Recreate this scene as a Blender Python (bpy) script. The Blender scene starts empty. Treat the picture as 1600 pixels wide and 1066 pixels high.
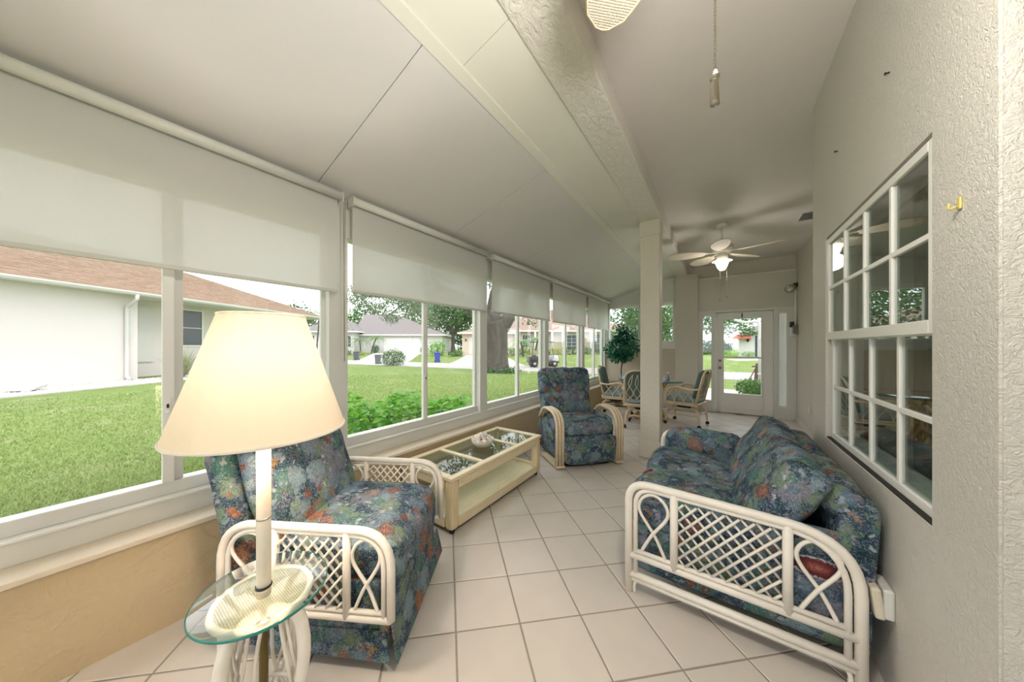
import bpy, math, random
import numpy as np
from mathutils import Matrix, Vector, Euler
random.seed(7); RNG = np.random.default_rng(7)
S = bpy.context.scene
COL = S.collection
PI = math.pi
# ------------------------------------------------------------------ camera, world, exposure
YAW = math.radians(36.5)
cd = bpy.data.cameras.new('camera'); cam = bpy.data.objects.new('camera', cd); COL.objects.link(cam)
cam.location = (0, 0, 1.37); cam.rotation_euler = (PI/2, 0, YAW)
cd.sensor_width = 36; cd.lens = 36*477.7/1600
cd.shift_x = (800-770.5)/1600; cd.shift_y = (541.2-533)/1600
cd.clip_start = .05; cd.clip_end = 400
S.camera = cam
S.view_settings.view_transform = 'Standard'; S.view_settings.look = 'None'
S.view_settings.gamma = 1; S.view_settings.use_curve_mapping = False
S.view_settings.exposure = 1.2
SKY = 1.25; FAN_NEAR_FILL = 23; FAN_FAR = 4; LAMP = 11.5
def node(nt, t, ins=None, **props):
    n = nt.nodes.new('ShaderNode'+t)
    for k, v in props.items(): setattr(n, k, v)
    for k, v in (ins or {}).items():
        s = n.inputs[k]
        if isinstance(v, bpy.types.NodeSocket): nt.links.new(v, s)
        else: s.default_value = v
    return n
def ramp(nt, fac, stops, interp='LINEAR'):
    n = node(nt, 'ValToRGB', {0: fac}); r = n.color_ramp; r.interpolation = interp
    while len(r.elements) < len(stops): r.elements.new(.5)
    for e, (p, c) in zip(r.elements, stops):
        e.position = p; e.color = (c if isinstance(c, tuple) else (c, c, c)) + (1,)
    return n.outputs[0]
def mixc(nt, f, a, b, mode='MIX'):
    n = node(nt, 'Mix', data_type='RGBA', blend_type=mode)
    for i, v in ((0, f), (6, a), (7, b)):
        if isinstance(v, bpy.types.NodeSocket): nt.links.new(v, n.inputs[i])
        else: n.inputs[i].default_value = (v+(1,)) if isinstance(v, tuple) else v
    return n.outputs[2]
def mth(nt, op, a, b=0.0, clamp=False):
    n = node(nt, 'Math', {0: a, 1: b}, operation=op); n.use_clamp = clamp
    return n.outputs[0]
def c8(r, g, b):
    f = lambda v: v/12.92 if v <= .04045 else ((v+.055)/1.055)**2.4
    return (f(r/255), f(g/255), f(b/255))
w = bpy.data.worlds.new('sky'); S.world = w; w.use_nodes = True
nt = w.node_tree; nt.nodes.clear()
tc = node(nt, 'TexCoord')
nz = node(nt, 'TexNoise', {'Vector': tc.outputs['Generated'], 'Scale': 2.2, 'Detail': 5.0, 'Roughness': .55})
skyc = ramp(nt, nz.outputs[0], [(.35, (.80, .86, .97)), (.6, (1, 1, 1))])
bg = node(nt, 'Background', {'Color': skyc, 'Strength': SKY})
nt.links.new(bg.outputs[0], node(nt, 'OutputWorld').inputs[0])
sun = bpy.data.lights.new('hazy_sun', 'SUN'); sun.energy = .7; sun.angle = math.radians(35); sun.color = (1, .96, .9)
so = bpy.data.objects.new('hazy_sun', sun); COL.objects.link(so); so.rotation_euler = (math.radians(38), 0, math.radians(60))
# ------------------------------------------------------------------ mesh helper
class MB:
    def __init__(s): s.v = []; s.f = []; s.M = Matrix.Identity(4); s.sm = []
    def add(s, vs, fs, smooth=False):
        o = len(s.v); M = s.M
        s.v += [tuple(M @ Vector(p)) for p in vs]
        s.f += [tuple(o+i for i in f) for f in fs]; s.sm += [smooth]*len(fs); return s
    def box(s, x0, x1, y0, y1, z0, z1):
        if x0 > x1: x0, x1 = x1, x0
        if y0 > y1: y0, y1 = y1, y0
        if z0 > z1: z0, z1 = z1, z0
        return s.add([(x0,y0,z0),(x1,y0,z0),(x1,y1,z0),(x0,y1,z0),(x0,y0,z1),(x1,y0,z1),(x1,y1,z1),(x0,y1,z1)],
              [(0,3,2,1),(4,5,6,7),(0,1,5,4),(1,2,6,5),(2,3,7,6),(3,0,4,7)])
    def tube(s, pts, r, n=8, closed=False):
        P = [Vector(p) for p in pts]; m = len(P); R = r if isinstance(r, (list, tuple)) else [r]*m
        T = []
        for i in range(m):
            a = P[(i-1) % m] if closed or i > 0 else P[i]; b = P[(i+1) % m] if closed or i < m-1 else P[i]
            t = b-a; T.append(t.normalized() if t.length > 1e-9 else Vector((0,0,1)))
        u = T[0].orthogonal().normalized(); vs = []
        for i in range(m):
            u = (u-T[i]*u.dot(T[i])); u = u.normalized() if u.length > 1e-6 else T[i].orthogonal().normalized()
            w_ = T[i].cross(u)
            for k in range(n):
                a = 2*PI*k/n; vs.append(P[i]+(u*math.cos(a)+w_*math.sin(a))*R[i])
        fs = []
        for i in range(m if closed else m-1):
            j = (i+1) % m
            fs += [(i*n+k, i*n+(k+1) % n, j*n+(k+1) % n, j*n+k) for k in range(n)]
        if not closed: fs += [tuple(range(n))[::-1], tuple((m-1)*n+k for k in range(n))]
        return s.add(vs, fs, True)
    def lathe(s, prof, n=24, cx=0, cy=0, cap=True):
        vs = []; fs = []
        for r, z in prof: vs += [(cx+r*math.cos(2*PI*k/n), cy+r*math.sin(2*PI*k/n), z) for k in range(n)]
        for i in range(len(prof)-1):
            fs += [(i*n+k, i*n+(k+1) % n, (i+1)*n+(k+1) % n, (i+1)*n+k) for k in range(n)]
        if cap: fs += [tuple(range(n))[::-1], tuple((len(prof)-1)*n+k for k in range(n))]
        return s.add(vs, fs, True)
    def prism(s, poly, z0, z1):
        n = len(poly)
        return s.add([(x,y,z0) for x,y in poly]+[(x,y,z1) for x,y in poly],
              [tuple(range(n))[::-1], tuple(range(n,2*n))]+[(i,(i+1)%n,n+(i+1)%n,n+i) for i in range(n)])
    def pad(s, cx, cy, cz, sx, sy, sz, r=.05, puff=.0, n=8, wr=0.0, seed=0):
        """rounded padded box, centre and full sizes; puff bulges the six faces; wr wrinkles it"""
        h = Vector((sx/2, sy/2, sz/2)); r = min(r, h.x*.98, h.y*.98, h.z*.98); idx = {}; vs = []; fs = []
        rr = random.Random(seed); ph = [rr.uniform(0, 6) for _ in range(6)]
        def vid(i, j, k):
            if (i,j,k) in idx: return idx[(i,j,k)]
            t = [2*i/n-1, 2*j/n-1, 2*k/n-1]
            t = [math.copysign(abs(a)**.75, a) for a in t]
            p = Vector((t[0]*h.x, t[1]*h.y, t[2]*h.z)); q = Vector([max(-(h[a]-r), min(h[a]-r, p[a])) for a in range(3)])
            d = p-q; p = q+(d.normalized()*r if d.length > 1e-9 else d)
            b = [1-min(1,abs(a))**2 for a in t]
            p += Vector((math.copysign(puff*b[1]*b[2], t[0]) if abs(t[0]) > .99 else 0, math.copysign(puff*b[0]*b[2], t[1]) if abs(t[1]) > .99 else 0,
                         math.copysign(puff*b[0]*b[1], t[2]) if abs(t[2]) > .99 else 0))
            if wr: p += Vector((math.sin(p.y*23+ph[0])+math.sin(p.z*31+ph[1]), math.sin(p.x*27+ph[2])+math.sin(p.z*19+ph[3]), math.sin(p.x*21+ph[4]+p.y*9)+math.sin(p.y*29+ph[5])))*wr
            idx[(i,j,k)] = len(vs); vs.append(p+Vector((cx,cy,cz))); return idx[(i,j,k)]
        for a in range(n):
            for b in range(n):
                for e in (0, n):
                    for q in ([(e,a,b),(e,a+1,b),(e,a+1,b+1),(e,a,b+1)], [(a,e,b),(a,e,b+1),(a+1,e,b+1),(a+1,e,b)], [(a,b,e),(a+1,b,e),(a+1,b+1,e),(a,b+1,e)]):
                        if e == 0: q = q[::-1]
                        fs.append(tuple(vid(*t) for t in q))
        return s.add(vs, fs, True)
    def at(s, loc=(0,0,0), rot=(0,0,0)): s.M = Matrix.Translation(loc) @ Euler(rot).to_matrix().to_4x4(); return s
    def build(s, name, mat, parent=None, kind=None, bevel=0):
        me = bpy.data.meshes.new(name); me.from_pydata(s.v, [], s.f)
        me.polygons.foreach_set('use_smooth', s.sm)
        return link(name, me, mat, parent, kind, bevel)
def link(name, me, mat, parent=None, kind=None, bevel=0):
    if mat is not None and not me.materials: me.materials.append(mat)
    o = bpy.data.objects.new(name, me); COL.objects.link(o)
    if parent: o.parent = parent
    if kind: o['kind'] = kind
    if bevel:
        m = o.modifiers.new('edge', 'BEVEL'); m.width = bevel; m.segments = 2; m.limit_method = 'ANGLE'
    return o
def B(*a): return MB().box(*a)
def T(p, r, n=8, closed=False): return MB().tube(p, r, n, closed)
def tag(o, label, cat=None, group=None, kind=None):
    o['label'] = label
    if cat: o['category'] = cat
    if group: o['group'] = group
    if kind: o['kind'] = kind
    return o
def thing(name, label, cat, loc=(0,0,0), rz=0, group=None, kind=None):
    o = bpy.data.objects.new(name, None); COL.objects.link(o); o.location = loc; o.rotation_euler = (0,0,rz); o.empty_display_size = .1
    return tag(o, label, cat, group, kind)
def struct(name, label, loc=(0,0,0), rz=0): return thing(name, label, None, loc, rz, None, 'structure')
def dup(root, loc=None, rz=None, label=None, group=None):
    def cp(o, par):
        c = o.copy(); COL.objects.link(c)
        if par: c.parent = par
        for ch in list(kids.get(o.name, [])): cp(ch, c)
        return c
    kids = {}
    for o in COL.objects:
        if o.parent: kids.setdefault(o.parent.name, []).append(o)
    r = cp(root, None)
    if loc: r.location = loc
    if rz is not None: r.rotation_euler = (0,0,rz)
    if label: r['label'] = label
    if group: r['group'] = group
    return r
def fillet(pts, r, n=5, closed=False):
    P = [Vector(p) for p in pts]; out = []; m = len(P)
    for i in range(m):
        if not closed and i in (0, m-1): out.append(P[i]); continue
        a, b, c = P[i-1], P[i], P[(i+1) % m]
        ri = r[i] if isinstance(r, (list, tuple)) else r
        d = min(ri, (a-b).length*.49, (c-b).length*.49)
        p, q = b+(a-b).normalized()*d, b+(c-b).normalized()*d
        for k in range(n+1):
            t = k/n; out.append(p*(1-t)**2+b*2*t*(1-t)+q*t*t)
    return out
def smooth(pts, n=5, closed=False):
    P = [Vector(p) for p in pts]; m = len(P); out = []
    for i in range(m if closed else m-1):
        p0 = P[(i-1) % m] if closed or i > 0 else P[i]; p1 = P[i]; p2 = P[(i+1) % m]; p3 = P[(i+2) % m] if closed or i+2 < m else p2
        for k in range(n):
            t = k/n; out.append(.5*((2*p1)+(p2-p0)*t+(2*p0-5*p1+4*p2-p3)*t*t+(3*p1-p0-3*p2+p3)*t**3))
    if not closed: out.append(P[-1])
    return out
def W(r, f, z=0):
    """plan position r metres to the right and f metres ahead of the camera's stand point"""
    return Vector((math.cos(YAW)*r-math.sin(YAW)*f, math.sin(YAW)*r+math.cos(YAW)*f, z))
def npmesh(name, V, F, mat, parent=None, kind=None):
    me = bpy.data.meshes.new(name); k = F.shape[1]
    me.vertices.add(len(V)); me.vertices.foreach_set('co', np.ascontiguousarray(V, dtype=np.float32).ravel())
    me.loops.add(F.size); me.loops.foreach_set('vertex_index', np.ascontiguousarray(F, dtype=np.int32).ravel())
    me.polygons.add(len(F)); me.polygons.foreach_set('loop_start', np.arange(0, F.size, k, dtype=np.int32))
    me.update(calc_edges=True)
    return link(name, me, mat, parent, kind)
def leafcloud(name, blobs, n, size, mat, parent=None, shell=.55, asp=.5, kind='stuff'):
    """n leaf blades (two bent triangles each) spread through ellipsoids (cx,cy,cz,rx,ry,rz)"""
    vol = np.array([b[3]*b[4]*b[5] for b in blobs])**.75; pick = RNG.choice(len(blobs), n, p=vol/vol.sum()); Bm = np.array(blobs)[pick]
    d = RNG.normal(size=(n,3)); d /= np.linalg.norm(d,axis=1)[:,None]
    rad = (shell+(1-shell)*RNG.random(n)**.6)*(1+.12*RNG.normal(size=n))
    c = Bm[:,:3]+d*rad[:,None]*Bm[:,3:]
    u = RNG.normal(size=(n,3))+d*.3; u /= np.linalg.norm(u,axis=1)[:,None]
    v = np.cross(u, RNG.normal(size=(n,3))); v /= np.linalg.norm(v,axis=1)[:,None]
    s = (size*(.6+.8*RNG.random(n)))[:,None]; nn = np.cross(u,v)
    V = np.stack([c-u*s*.5, c+v*s*asp*.5+nn*s*.1, c+u*s*.5-nn*s*.06, c-v*s*asp*.5+nn*s*.1], 1).reshape(-1,3)
    i = np.arange(n)[:,None]*4
    F = np.concatenate([i+np.array([[0,1,2]]), i+np.array([[0,2,3]])],0)
    return npmesh(name, V, F, mat, parent, kind)
# ------------------------------------------------------------------ materials
def M(name, col, rough=.5, metal=0.0, var=0.0, vscale=8.0, bump=None, spec=.5, stretch=None, coat=0.0):
    m = bpy.data.materials.new(name); m.use_nodes = True; nt = m.node_tree; p = nt.nodes['Principled BSDF']
    p.inputs['Roughness'].default_value = rough; p.inputs['Metallic'].default_value = metal
    p.inputs['Specular IOR Level'].default_value = spec; p.inputs['Coat Weight'].default_value = coat
    p.inputs['Base Color'].default_value = col+(1,)
    co = node(nt, 'TexCoord').outputs['Object']
    if stretch: co = node(nt, 'Mapping', {0: co, 'Scale': stretch}).outputs[0]
    if var:
        n = node(nt, 'TexNoise', {'Vector': co, 'Scale': vscale, 'Detail': 5.0})
        oi = node(nt, 'ObjectInfo')
        f = mth(nt, 'ADD', mth(nt, 'MULTIPLY', n.outputs[0], 1.4), mth(nt, 'MULTIPLY', oi.outputs['Random'], .3))
        nt.links.new(mixc(nt, mth(nt, 'SUBTRACT', f, .35, True), tuple(max(0, x*(1-var)) for x in col), tuple(min(1, x*(1+var)) for x in col)), p.inputs['Base Color'])
    if bump:
        n = node(nt, 'TexNoise', {'Vector': co, 'Scale': bump[0], 'Detail': 4.0})
        b = node(nt, 'Bump', {'Height': n.outputs[0], 'Strength': bump[1], 'Distance': bump[2] if len(bump) > 2 else .01})
        nt.links.new(b.outputs[0], p.inputs['Normal'])
    return m
def stucco(name, col, scale=16, strength=.6, streak=None, dist=.008):
    """knock-down plaster: flattened patches with raised worm-like rims"""
    m = bpy.data.materials.new(name); m.use_nodes = True; nt = m.node_tree; p = nt.nodes['Principled BSDF']
    p.inputs['Roughness'].default_value = .62; p.inputs['Specular IOR Level'].default_value = .35
    co = node(nt, 'TexCoord').outputs['Object']
    if streak: co = node(nt, 'Mapping', {0: co, 'Scale': streak}).outputs[0]
    n1 = node(nt, 'TexNoise', {'Vector': co, 'Scale': scale, 'Detail': 4.0, 'Roughness': .6, 'Distortion': .7})
    rim = ramp(nt, n1.outputs[0], [(.40, 0.0), (.49, 1.0), (.54, .75), (.64, .1)])
    n2 = node(nt, 'TexNoise', {'Vector': co, 'Scale': scale*7, 'Detail': 3.0})
    h = mth(nt, 'ADD', rim, mth(nt, 'MULTIPLY', n2.outputs[0], .35))
    b = node(nt, 'Bump', {'Height': h, 'Strength': strength, 'Distance': dist}); nt.links.new(b.outputs[0], p.inputs['Normal'])
    nt.links.new(mixc(nt, n2.outputs[0], tuple(x*.93 for x in col), tuple(min(1, x*1.05) for x in col)), p.inputs['Base Color'])
    return m
def glass(name, tint=(.97,.985,.975), refl=1.0, rough=0.0):
    m = bpy.data.materials.new(name); m.use_nodes = True; nt = m.node_tree; nt.nodes.clear()
    t = node(nt, 'BsdfTransparent', {0: tint+(1,)}); g = node(nt, 'BsdfGlossy', {'Color': (1,1,1,1), 'Roughness': rough})
    ge = node(nt, 'NewGeometry'); dt = node(nt, 'VectorMath', {0: ge.outputs['Incoming'], 1: ge.outputs['Normal']}, operation='DOT_PRODUCT').outputs['Value']
    f = mth(nt, 'POWER', mth(nt, 'SUBTRACT', 1.0, mth(nt, 'ABSOLUTE', dt), True), 5.0)
    f = mth(nt, 'MULTIPLY', mth(nt, 'ADD', mth(nt, 'MULTIPLY', f, .7), .04), refl, True)
    x = node(nt, 'MixShader', {0: f, 1: t.outputs[0], 2: g.outputs[0]})
    nt.links.new(x.outputs[0], node(nt, 'OutputMaterial').inputs[0]); return m
def sheer(name, col, trans, clear, rough=.9, weave=None):
    """woven screen or shade cloth: diffuse + light passing through + a little see-through"""
    m = bpy.data.materials.new(name); m.use_nodes = True; nt = m.node_tree; nt.nodes.clear()
    d = node(nt, 'BsdfDiffuse', {0: col+(1,)}); t = node(nt, 'BsdfTranslucent', {0: col+(1,)})
    x = node(nt, 'MixShader', {0: trans, 1: d.outputs[0], 2: t.outputs[0]})
    if weave:
        co = node(nt, 'TexCoord').outputs['Object']
        n = node(nt, 'TexNoise', {'Vector': node(nt, 'Mapping', {0: co, 'Scale': weave}).outputs[0], 'Scale': 1.0, 'Detail': 2.0})
        b = node(nt, 'Bump', {'Height': n.outputs[0], 'Strength': .25, 'Distance': .003})
        nt.links.new(b.outputs[0], d.inputs['Normal'])
    if clear:
        x = node(nt, 'MixShader', {0: clear, 1: x.outputs[0], 2: node(nt, 'BsdfTransparent').outputs[0]})
    nt.links.new(x.outputs[0], node(nt, 'OutputMaterial').inputs[0]); return m
def emit(name, col, s):
    m = bpy.data.materials.new(name); m.use_nodes = True; nt = m.node_tree; nt.nodes.clear()
    e = node(nt, 'Emission', {0: col+(1,), 1: s}); nt.links.new(e.outputs[0], node(nt, 'OutputMaterial').inputs[0]); return m
def reef(name, scale=1.0, fish=()):
    """printed upholstery: corals, shells, fronds on deep teal; fish = ((centre),(radii)) ellipses of printed fish"""
    m = bpy.data.materials.new(name); m.use_nodes = True; nt = m.node_tree; p = nt.nodes['Principled BSDF']
    p.inputs['Roughness'].default_value = .85; p.inputs['Specular IOR Level'].default_value = .15
    co = node(nt, 'TexCoord').outputs['Object']
    wob = node(nt, 'TexNoise', {'Vector': co, 'Scale': 22*scale, 'Detail': 3.0, 'Roughness': .65})
    off = node(nt, 'VectorMath', {0: wob.outputs[1], 1: (.5,.5,.5)}, operation='SUBTRACT')
    pos = node(nt, 'VectorMath', {0: off.outputs[0], 'Scale': .085/scale}, operation='SCALE')
    pv = node(nt, 'VectorMath', {0: co, 1: pos.outputs[0]}, operation='ADD').outputs[0]
    fine = node(nt, 'TexNoise', {'Vector': co, 'Scale': 150*scale, 'Detail': 2.0}).outputs[0]
    mid = node(nt, 'TexNoise', {'Vector': co, 'Scale': 48*scale, 'Detail': 3.0, 'Distortion': 1.0}).outputs[0]
    c = ramp(nt, mid, [(.36, c8(38,46,64)), (.5, c8(44,74,80)), (.62, c8(72,84,108))])
    def layer(c, sc, seed, pal, thr, ring, rimcol, keep=0.0, det=.5):
        v = node(nt, 'TexVoronoi', {'Vector': node(nt, 'Mapping', {0: pv, 'Location': (seed, seed*1.7, -seed)}).outputs[0], 'Scale': sc*scale, 'Randomness': 1.0})
        sep = node(nt, 'SeparateColor', {0: v.outputs['Color']})
        dist = mth(nt, 'ADD', v.outputs['Distance'], mth(nt, 'MULTIPLY', mth(nt, 'SUBTRACT', mid, .5), .75))
        mask = mth(nt, 'LESS_THAN', dist, mth(nt, 'ADD', mth(nt, 'MULTIPLY', sep.outputs[1], .16), thr))
        if keep: mask = mth(nt, 'MULTIPLY', mask, mth(nt, 'GREATER_THAN', sep.outputs[2], keep))
        col = ramp(nt, sep.outputs[0], [(i/len(pal), q) for i, q in enumerate(pal)], 'CONSTANT')
        rings = mth(nt, 'SINE', mth(nt, 'ADD', mth(nt, 'MULTIPLY', dist, ring), mth(nt, 'MULTIPLY', fine, 9.0)))
        dt = mth(nt, 'MULTIPLY', mth(nt, 'MULTIPLY', mth(nt, 'ADD', rings, .3), .8, True), mth(nt, 'ADD', mth(nt, 'MULTIPLY', sep.outputs[1], det), .12))
        col = mixc(nt, dt, col, rimcol)
        sh = mth(nt, 'MULTIPLY', mth(nt, 'SUBTRACT', dist, thr-.22), 2.2, True)
        col = mixc(nt, mth(nt, 'MULTIPLY', sh, .55), col, c8(34,46,58))
        return mixc(nt, mask, c, col)
    g1, g2, g3, g4, g5 = c8(112,134,104), c8(96,120,138), c8(126,122,136), c8(66,116,106), c8(126,150,158)
    c = layer(c, 9, 0, [g1, g2, g4, g3, g5, g1, g2], .52, 40, c8(164,172,172))
    c = layer(c, 17, 3.1, [g4, g5, c8(66,80,104), g3, g1, c8(50,78,84), g2], .38, 30, c8(186,190,196), .35, .6)
    c = layer(c, 29, 9.4, [c8(170,176,184), g2, c8(146,140,154), g5], .30, 36, c8(214,214,214), .6, .7)
    c = layer(c, 8.0, 5.7, [c8(156,92,60), c8(128,72,62), c8(160,136,120), c8(140,98,94)], .30, 30, c8(204,168,136), .76, .6)
    c = layer(c, 15, 7.7, [c8(168,104,60), c8(146,86,64), c8(166,126,80)], .24, 24, c8(96,58,40), .87)
    c = mixc(nt, mth(nt, 'MULTIPLY', mth(nt, 'GREATER_THAN', fine, .57), .34), c, c8(168,176,184))
    for ctr, rad in fish:
        q = node(nt, 'VectorMath', {0: node(nt, 'VectorMath', {0: co, 1: ctr}, operation='SUBTRACT').outputs[0], 1: tuple(1/x for x in rad)}, operation='MULTIPLY')
        L = node(nt, 'VectorMath', {0: q.outputs[0]}, operation='LENGTH').outputs['Value']
        fc = ramp(nt, mth(nt, 'ADD', L, mth(nt, 'MULTIPLY', mth(nt, 'SUBTRACT', fine, .5), .5)), [(0, c8(196,170,160)), (.3, c8(150,84,72)), (.55, c8(112,52,50)), (.82, c8(92,44,50)), (.92, c8(190,180,182))])
        c = mixc(nt, mth(nt, 'LESS_THAN', L, 1.0), c, fc)
    c = mixc(nt, .16, c, c8(20,34,44))
    nt.links.new(c, p.inputs['Base Color'])
    b = node(nt, 'Bump', {'Height': fine, 'Strength': .18, 'Distance': .003})
    wr = node(nt, 'TexNoise', {'Vector': co, 'Scale': 9.0, 'Detail': 2.0})
    b2 = node(nt, 'Bump', {'Height': wr.outputs[0], 'Strength': .35, 'Distance': .03, 'Normal': b.outputs[0]})
    nt.links.new(b2.outputs[0], p.inputs['Normal'])
    return m
def banded(name, c1, c2, rough=.45, scale=(3,3,60)):
    """limed wood: fine grain streaks"""
    m = bpy.data.materials.new(name); m.use_nodes = True; nt = m.node_tree; p = nt.nodes['Principled BSDF']; p.inputs['Roughness'].default_value = rough
    co = node(nt, 'Mapping', {0: node(nt, 'TexCoord').outputs['Object'], 'Scale': scale}).outputs[0]
    n = node(nt, 'TexNoise', {'Vector': co, 'Scale': 3.0, 'Detail': 6.0, 'Roughness': .65})
    nt.links.new(ramp(nt, n.outputs[0], [(.3, c1), (.7, c2)]), p.inputs['Base Color']); return m
def weave(name, col, gap, scale=90, rough=.6, axes=(1,1,1)):
    m = bpy.data.materials.new(name); m.use_nodes = True; nt = m.node_tree; p = nt.nodes['Principled BSDF']; p.inputs['Roughness'].default_value = rough
    co = node(nt, 'TexCoord').outputs['Object']
    w1 = node(nt, 'TexWave', {'Vector': co, 'Scale': scale/6.28, 'Distortion': .6, 'Detail': 0.0}, bands_direction='X').outputs[1]
    w2 = node(nt, 'TexWave', {'Vector': co, 'Scale': scale/6.28, 'Distortion': .6, 'Detail': 0.0}, bands_direction='Y').outputs[1]
    h = mth(nt, 'MULTIPLY', w1, w2)
    nt.links.new(mixc(nt, mth(nt, 'GREATER_THAN', h, .16), gap, col), p.inputs['Base Color'])
    b = node(nt, 'Bump', {'Height': h, 'Strength': .6, 'Distance': .004}); nt.links.new(b.outputs[0], p.inputs['Normal']); return m
def leafmat(name, c1, c2, rough=.5, tr=.25, sc=9.0):
    m = bpy.data.materials.new(name); m.use_nodes = True; nt = m.node_tree; p = nt.nodes['Principled BSDF']; p.inputs['Roughness'].default_value = rough
    co = node(nt, 'TexCoord').outputs['Object']
    n = node(nt, 'TexNoise', {'Vector': co, 'Scale': sc, 'Detail': 3.0}); oi = node(nt, 'ObjectInfo')
    f = mth(nt, 'ADD', mth(nt, 'MULTIPLY', mth(nt, 'SUBTRACT', n.outputs[0], .5), 2.2), mth(nt, 'ADD', mth(nt, 'MULTIPLY', mth(nt, 'SUBTRACT', oi.outputs['Random'], .5), .5), .5), True)
    c = mixc(nt, f, c1, c2); nt.links.new(c, p.inputs['Base Color'])
    t = node(nt, 'BsdfTranslucent'); nt.links.new(c, t.inputs[0])
    x = node(nt, 'MixShader', {0: tr, 1: p.outputs[0], 2: t.outputs[0]}); nt.links.new(x.outputs[0], nt.nodes['Material Output'].inputs[0]); return m
def panelpaint(name, col, rough=.45): return M(name, col, rough, var=.03, vscale=3, bump=(120, .05, .002))
MT = dict(
    ceil=M('ceiling_paint', c8(224,217,211), .7, var=.02, bump=(60,.08,.003)), panel=M('roof_panel_paint', c8(219,216,214), .5, var=.02, vscale=2),
    upanel=M('upper_panel_paint', c8(228,226,214), .55, var=.02, vscale=2), beam=stucco('beam_plaster', c8(238,232,222), 26, .6, (1,.45,1)),
    wall=stucco('wall_plaster', c8(212,207,198), 52, .55, None, .004), wallfar=stucco('end_wall_plaster', c8(206,200,188), 9, .15), low=stucco('low_wall_plaster', c8(198,178,144), 7, .3), lowend=stucco('low_end_plaster', c8(202,190,170), 7, .2),
    col=stucco('column_plaster', c8(222,214,200), 7, .16), white=panelpaint('white_frame', c8(222,221,215)), white2=panelpaint('white_trim', c8(234,232,226)),
    ledge=panelpaint('ledge_paint', c8(228,214,194)), dark=M('dark_gap', c8(40,36,32), .8), grout=M('grout', c8(150,140,128), .9, var=.1, vscale=20),
    screen=sheer('screen_cloth', c8(234,234,230), .33, .18, weave=(160,160,160)), shaderail=panelpaint('shade_rail', c8(208,207,198)), rollerm=panelpaint('shade_roller', c8(218,218,212)),
    glass=glass('window_glass'), glassdark=glass('house_glass', (.8,.86,.84), 1.6), tglass=glass('table_glass', (.95,.98,.97), 2.4), iglass=glass('inset_glass', (.80,.86,.84), .9), gedge=M('glass_edge', c8(40,128,118), .15),
    tileA=M('floor_tile', c8(206,197,187), .38, var=.05, vscale=7, bump=(26,.06,.004)), rattan=M('white_rattan', c8(236,228,216), .38, var=.05, vscale=20),
    rattan2=M('pale_rattan', c8(222,202,172), .42, var=.1, vscale=18), oak=banded('limed_oak', c8(226,206,164), c8(240,226,194), .42, (14,2,14)), oak2=banded('limed_oak_legs', c8(214,192,148), c8(236,218,182), .42, (30,30,3)),
    cane=weave('woven_cane', c8(232,226,206), c8(196,186,160), 300), metal=M('nickel', c8(190,182,168), .3, 1.0), black=M('black_plastic', c8(28,26,26), .4), brass=M('pewter', c8(150,140,124), .35, 1.0),
    cush=M('sage_cushion', c8(86,106,100), .8, var=.08, vscale=40), cush2=M('pale_sage_cushion', c8(146,164,164), .85, var=.15, vscale=60),
    reefA=reef('reef_print_olive', 1.0), reefB=reef('reef_print_blue', .95), reefC=reef('reef_print_sofa', 1.05, (((.335,-.62,.425),(.095,.05,.045)), ((-.42,-.12,.50),(.06,.05,.05)))),
)
# ------------------------------------------------------------------ floor
fl = struct('floor', 'floor of beige ceramic tiles laid on the diagonal')
B(-2.42, 2.4, -2.4, 8.02, -.12, -.003).build('grout_bed', MT['grout'], fl)
TS = .3155; tc0 = Vector((-1.0157, 1.073)); ia = Vector((math.sqrt(.5), math.sqrt(.5))); ib = Vector((-ia.y, ia.x))
tm = MB(); hh = TS/2-.0042
for z, g in ((-.008,0),(-.0025,0),(0,.0025)): tm.v += [(-hh+g,-hh+g,z),(hh-g,-hh+g,z),(hh-g,hh-g,z),(-hh+g,hh-g,z)]
tm.f = [(8,9,10,11)]+[(a+k, a+(k+1)%4, a+4+(k+1)%4, a+4+k) for a in (0,4) for k in range(4)]; tm.sm = [False]*9
tme = None; rest = MB(); nt_ = 0
cand = []
for i in range(-40, 60):
    for j in range(-40, 60):
        c = tc0+ia*TS*(i+.5)+ib*TS*(j+.5)
        if not(-2.36 < c.x < 2.3 and -2.3 < c.y < 7.95) or (c.x > .75 and 1.2 < c.y < 3.0) or (c.x > 1.3 and c.y > 1.2): continue
        fwd = -math.sin(YAW)*c.x+math.cos(YAW)*c.y; rt = math.cos(YAW)*c.x+math.sin(YAW)*c.y
        vis = fwd > .25 and -1.75 < rt/fwd < 1.85
        cand.append((not vis, c.length, c.x, c.y))
cand.sort()
for k, (nv, d, x, y) in enumerate(cand):
    if k < 298 and not nv:
        if tme is None: o = tm.build('tile', MT['tileA'], fl); tme = o.data
        else: o = link('tile', tme, None, fl)
        o.location = (x, y, random.uniform(-.0004,.0004)); o.rotation_euler = (0,0,PI/4+random.choice((0,1,2,3))*PI/2)
    else:
        rest.at((x,y,0),(0,0,PI/4)); rest.add(tm.v, tm.f)
if rest.f: rest.build('tile_field', MT['tileA'], fl, 'stuff')
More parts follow.
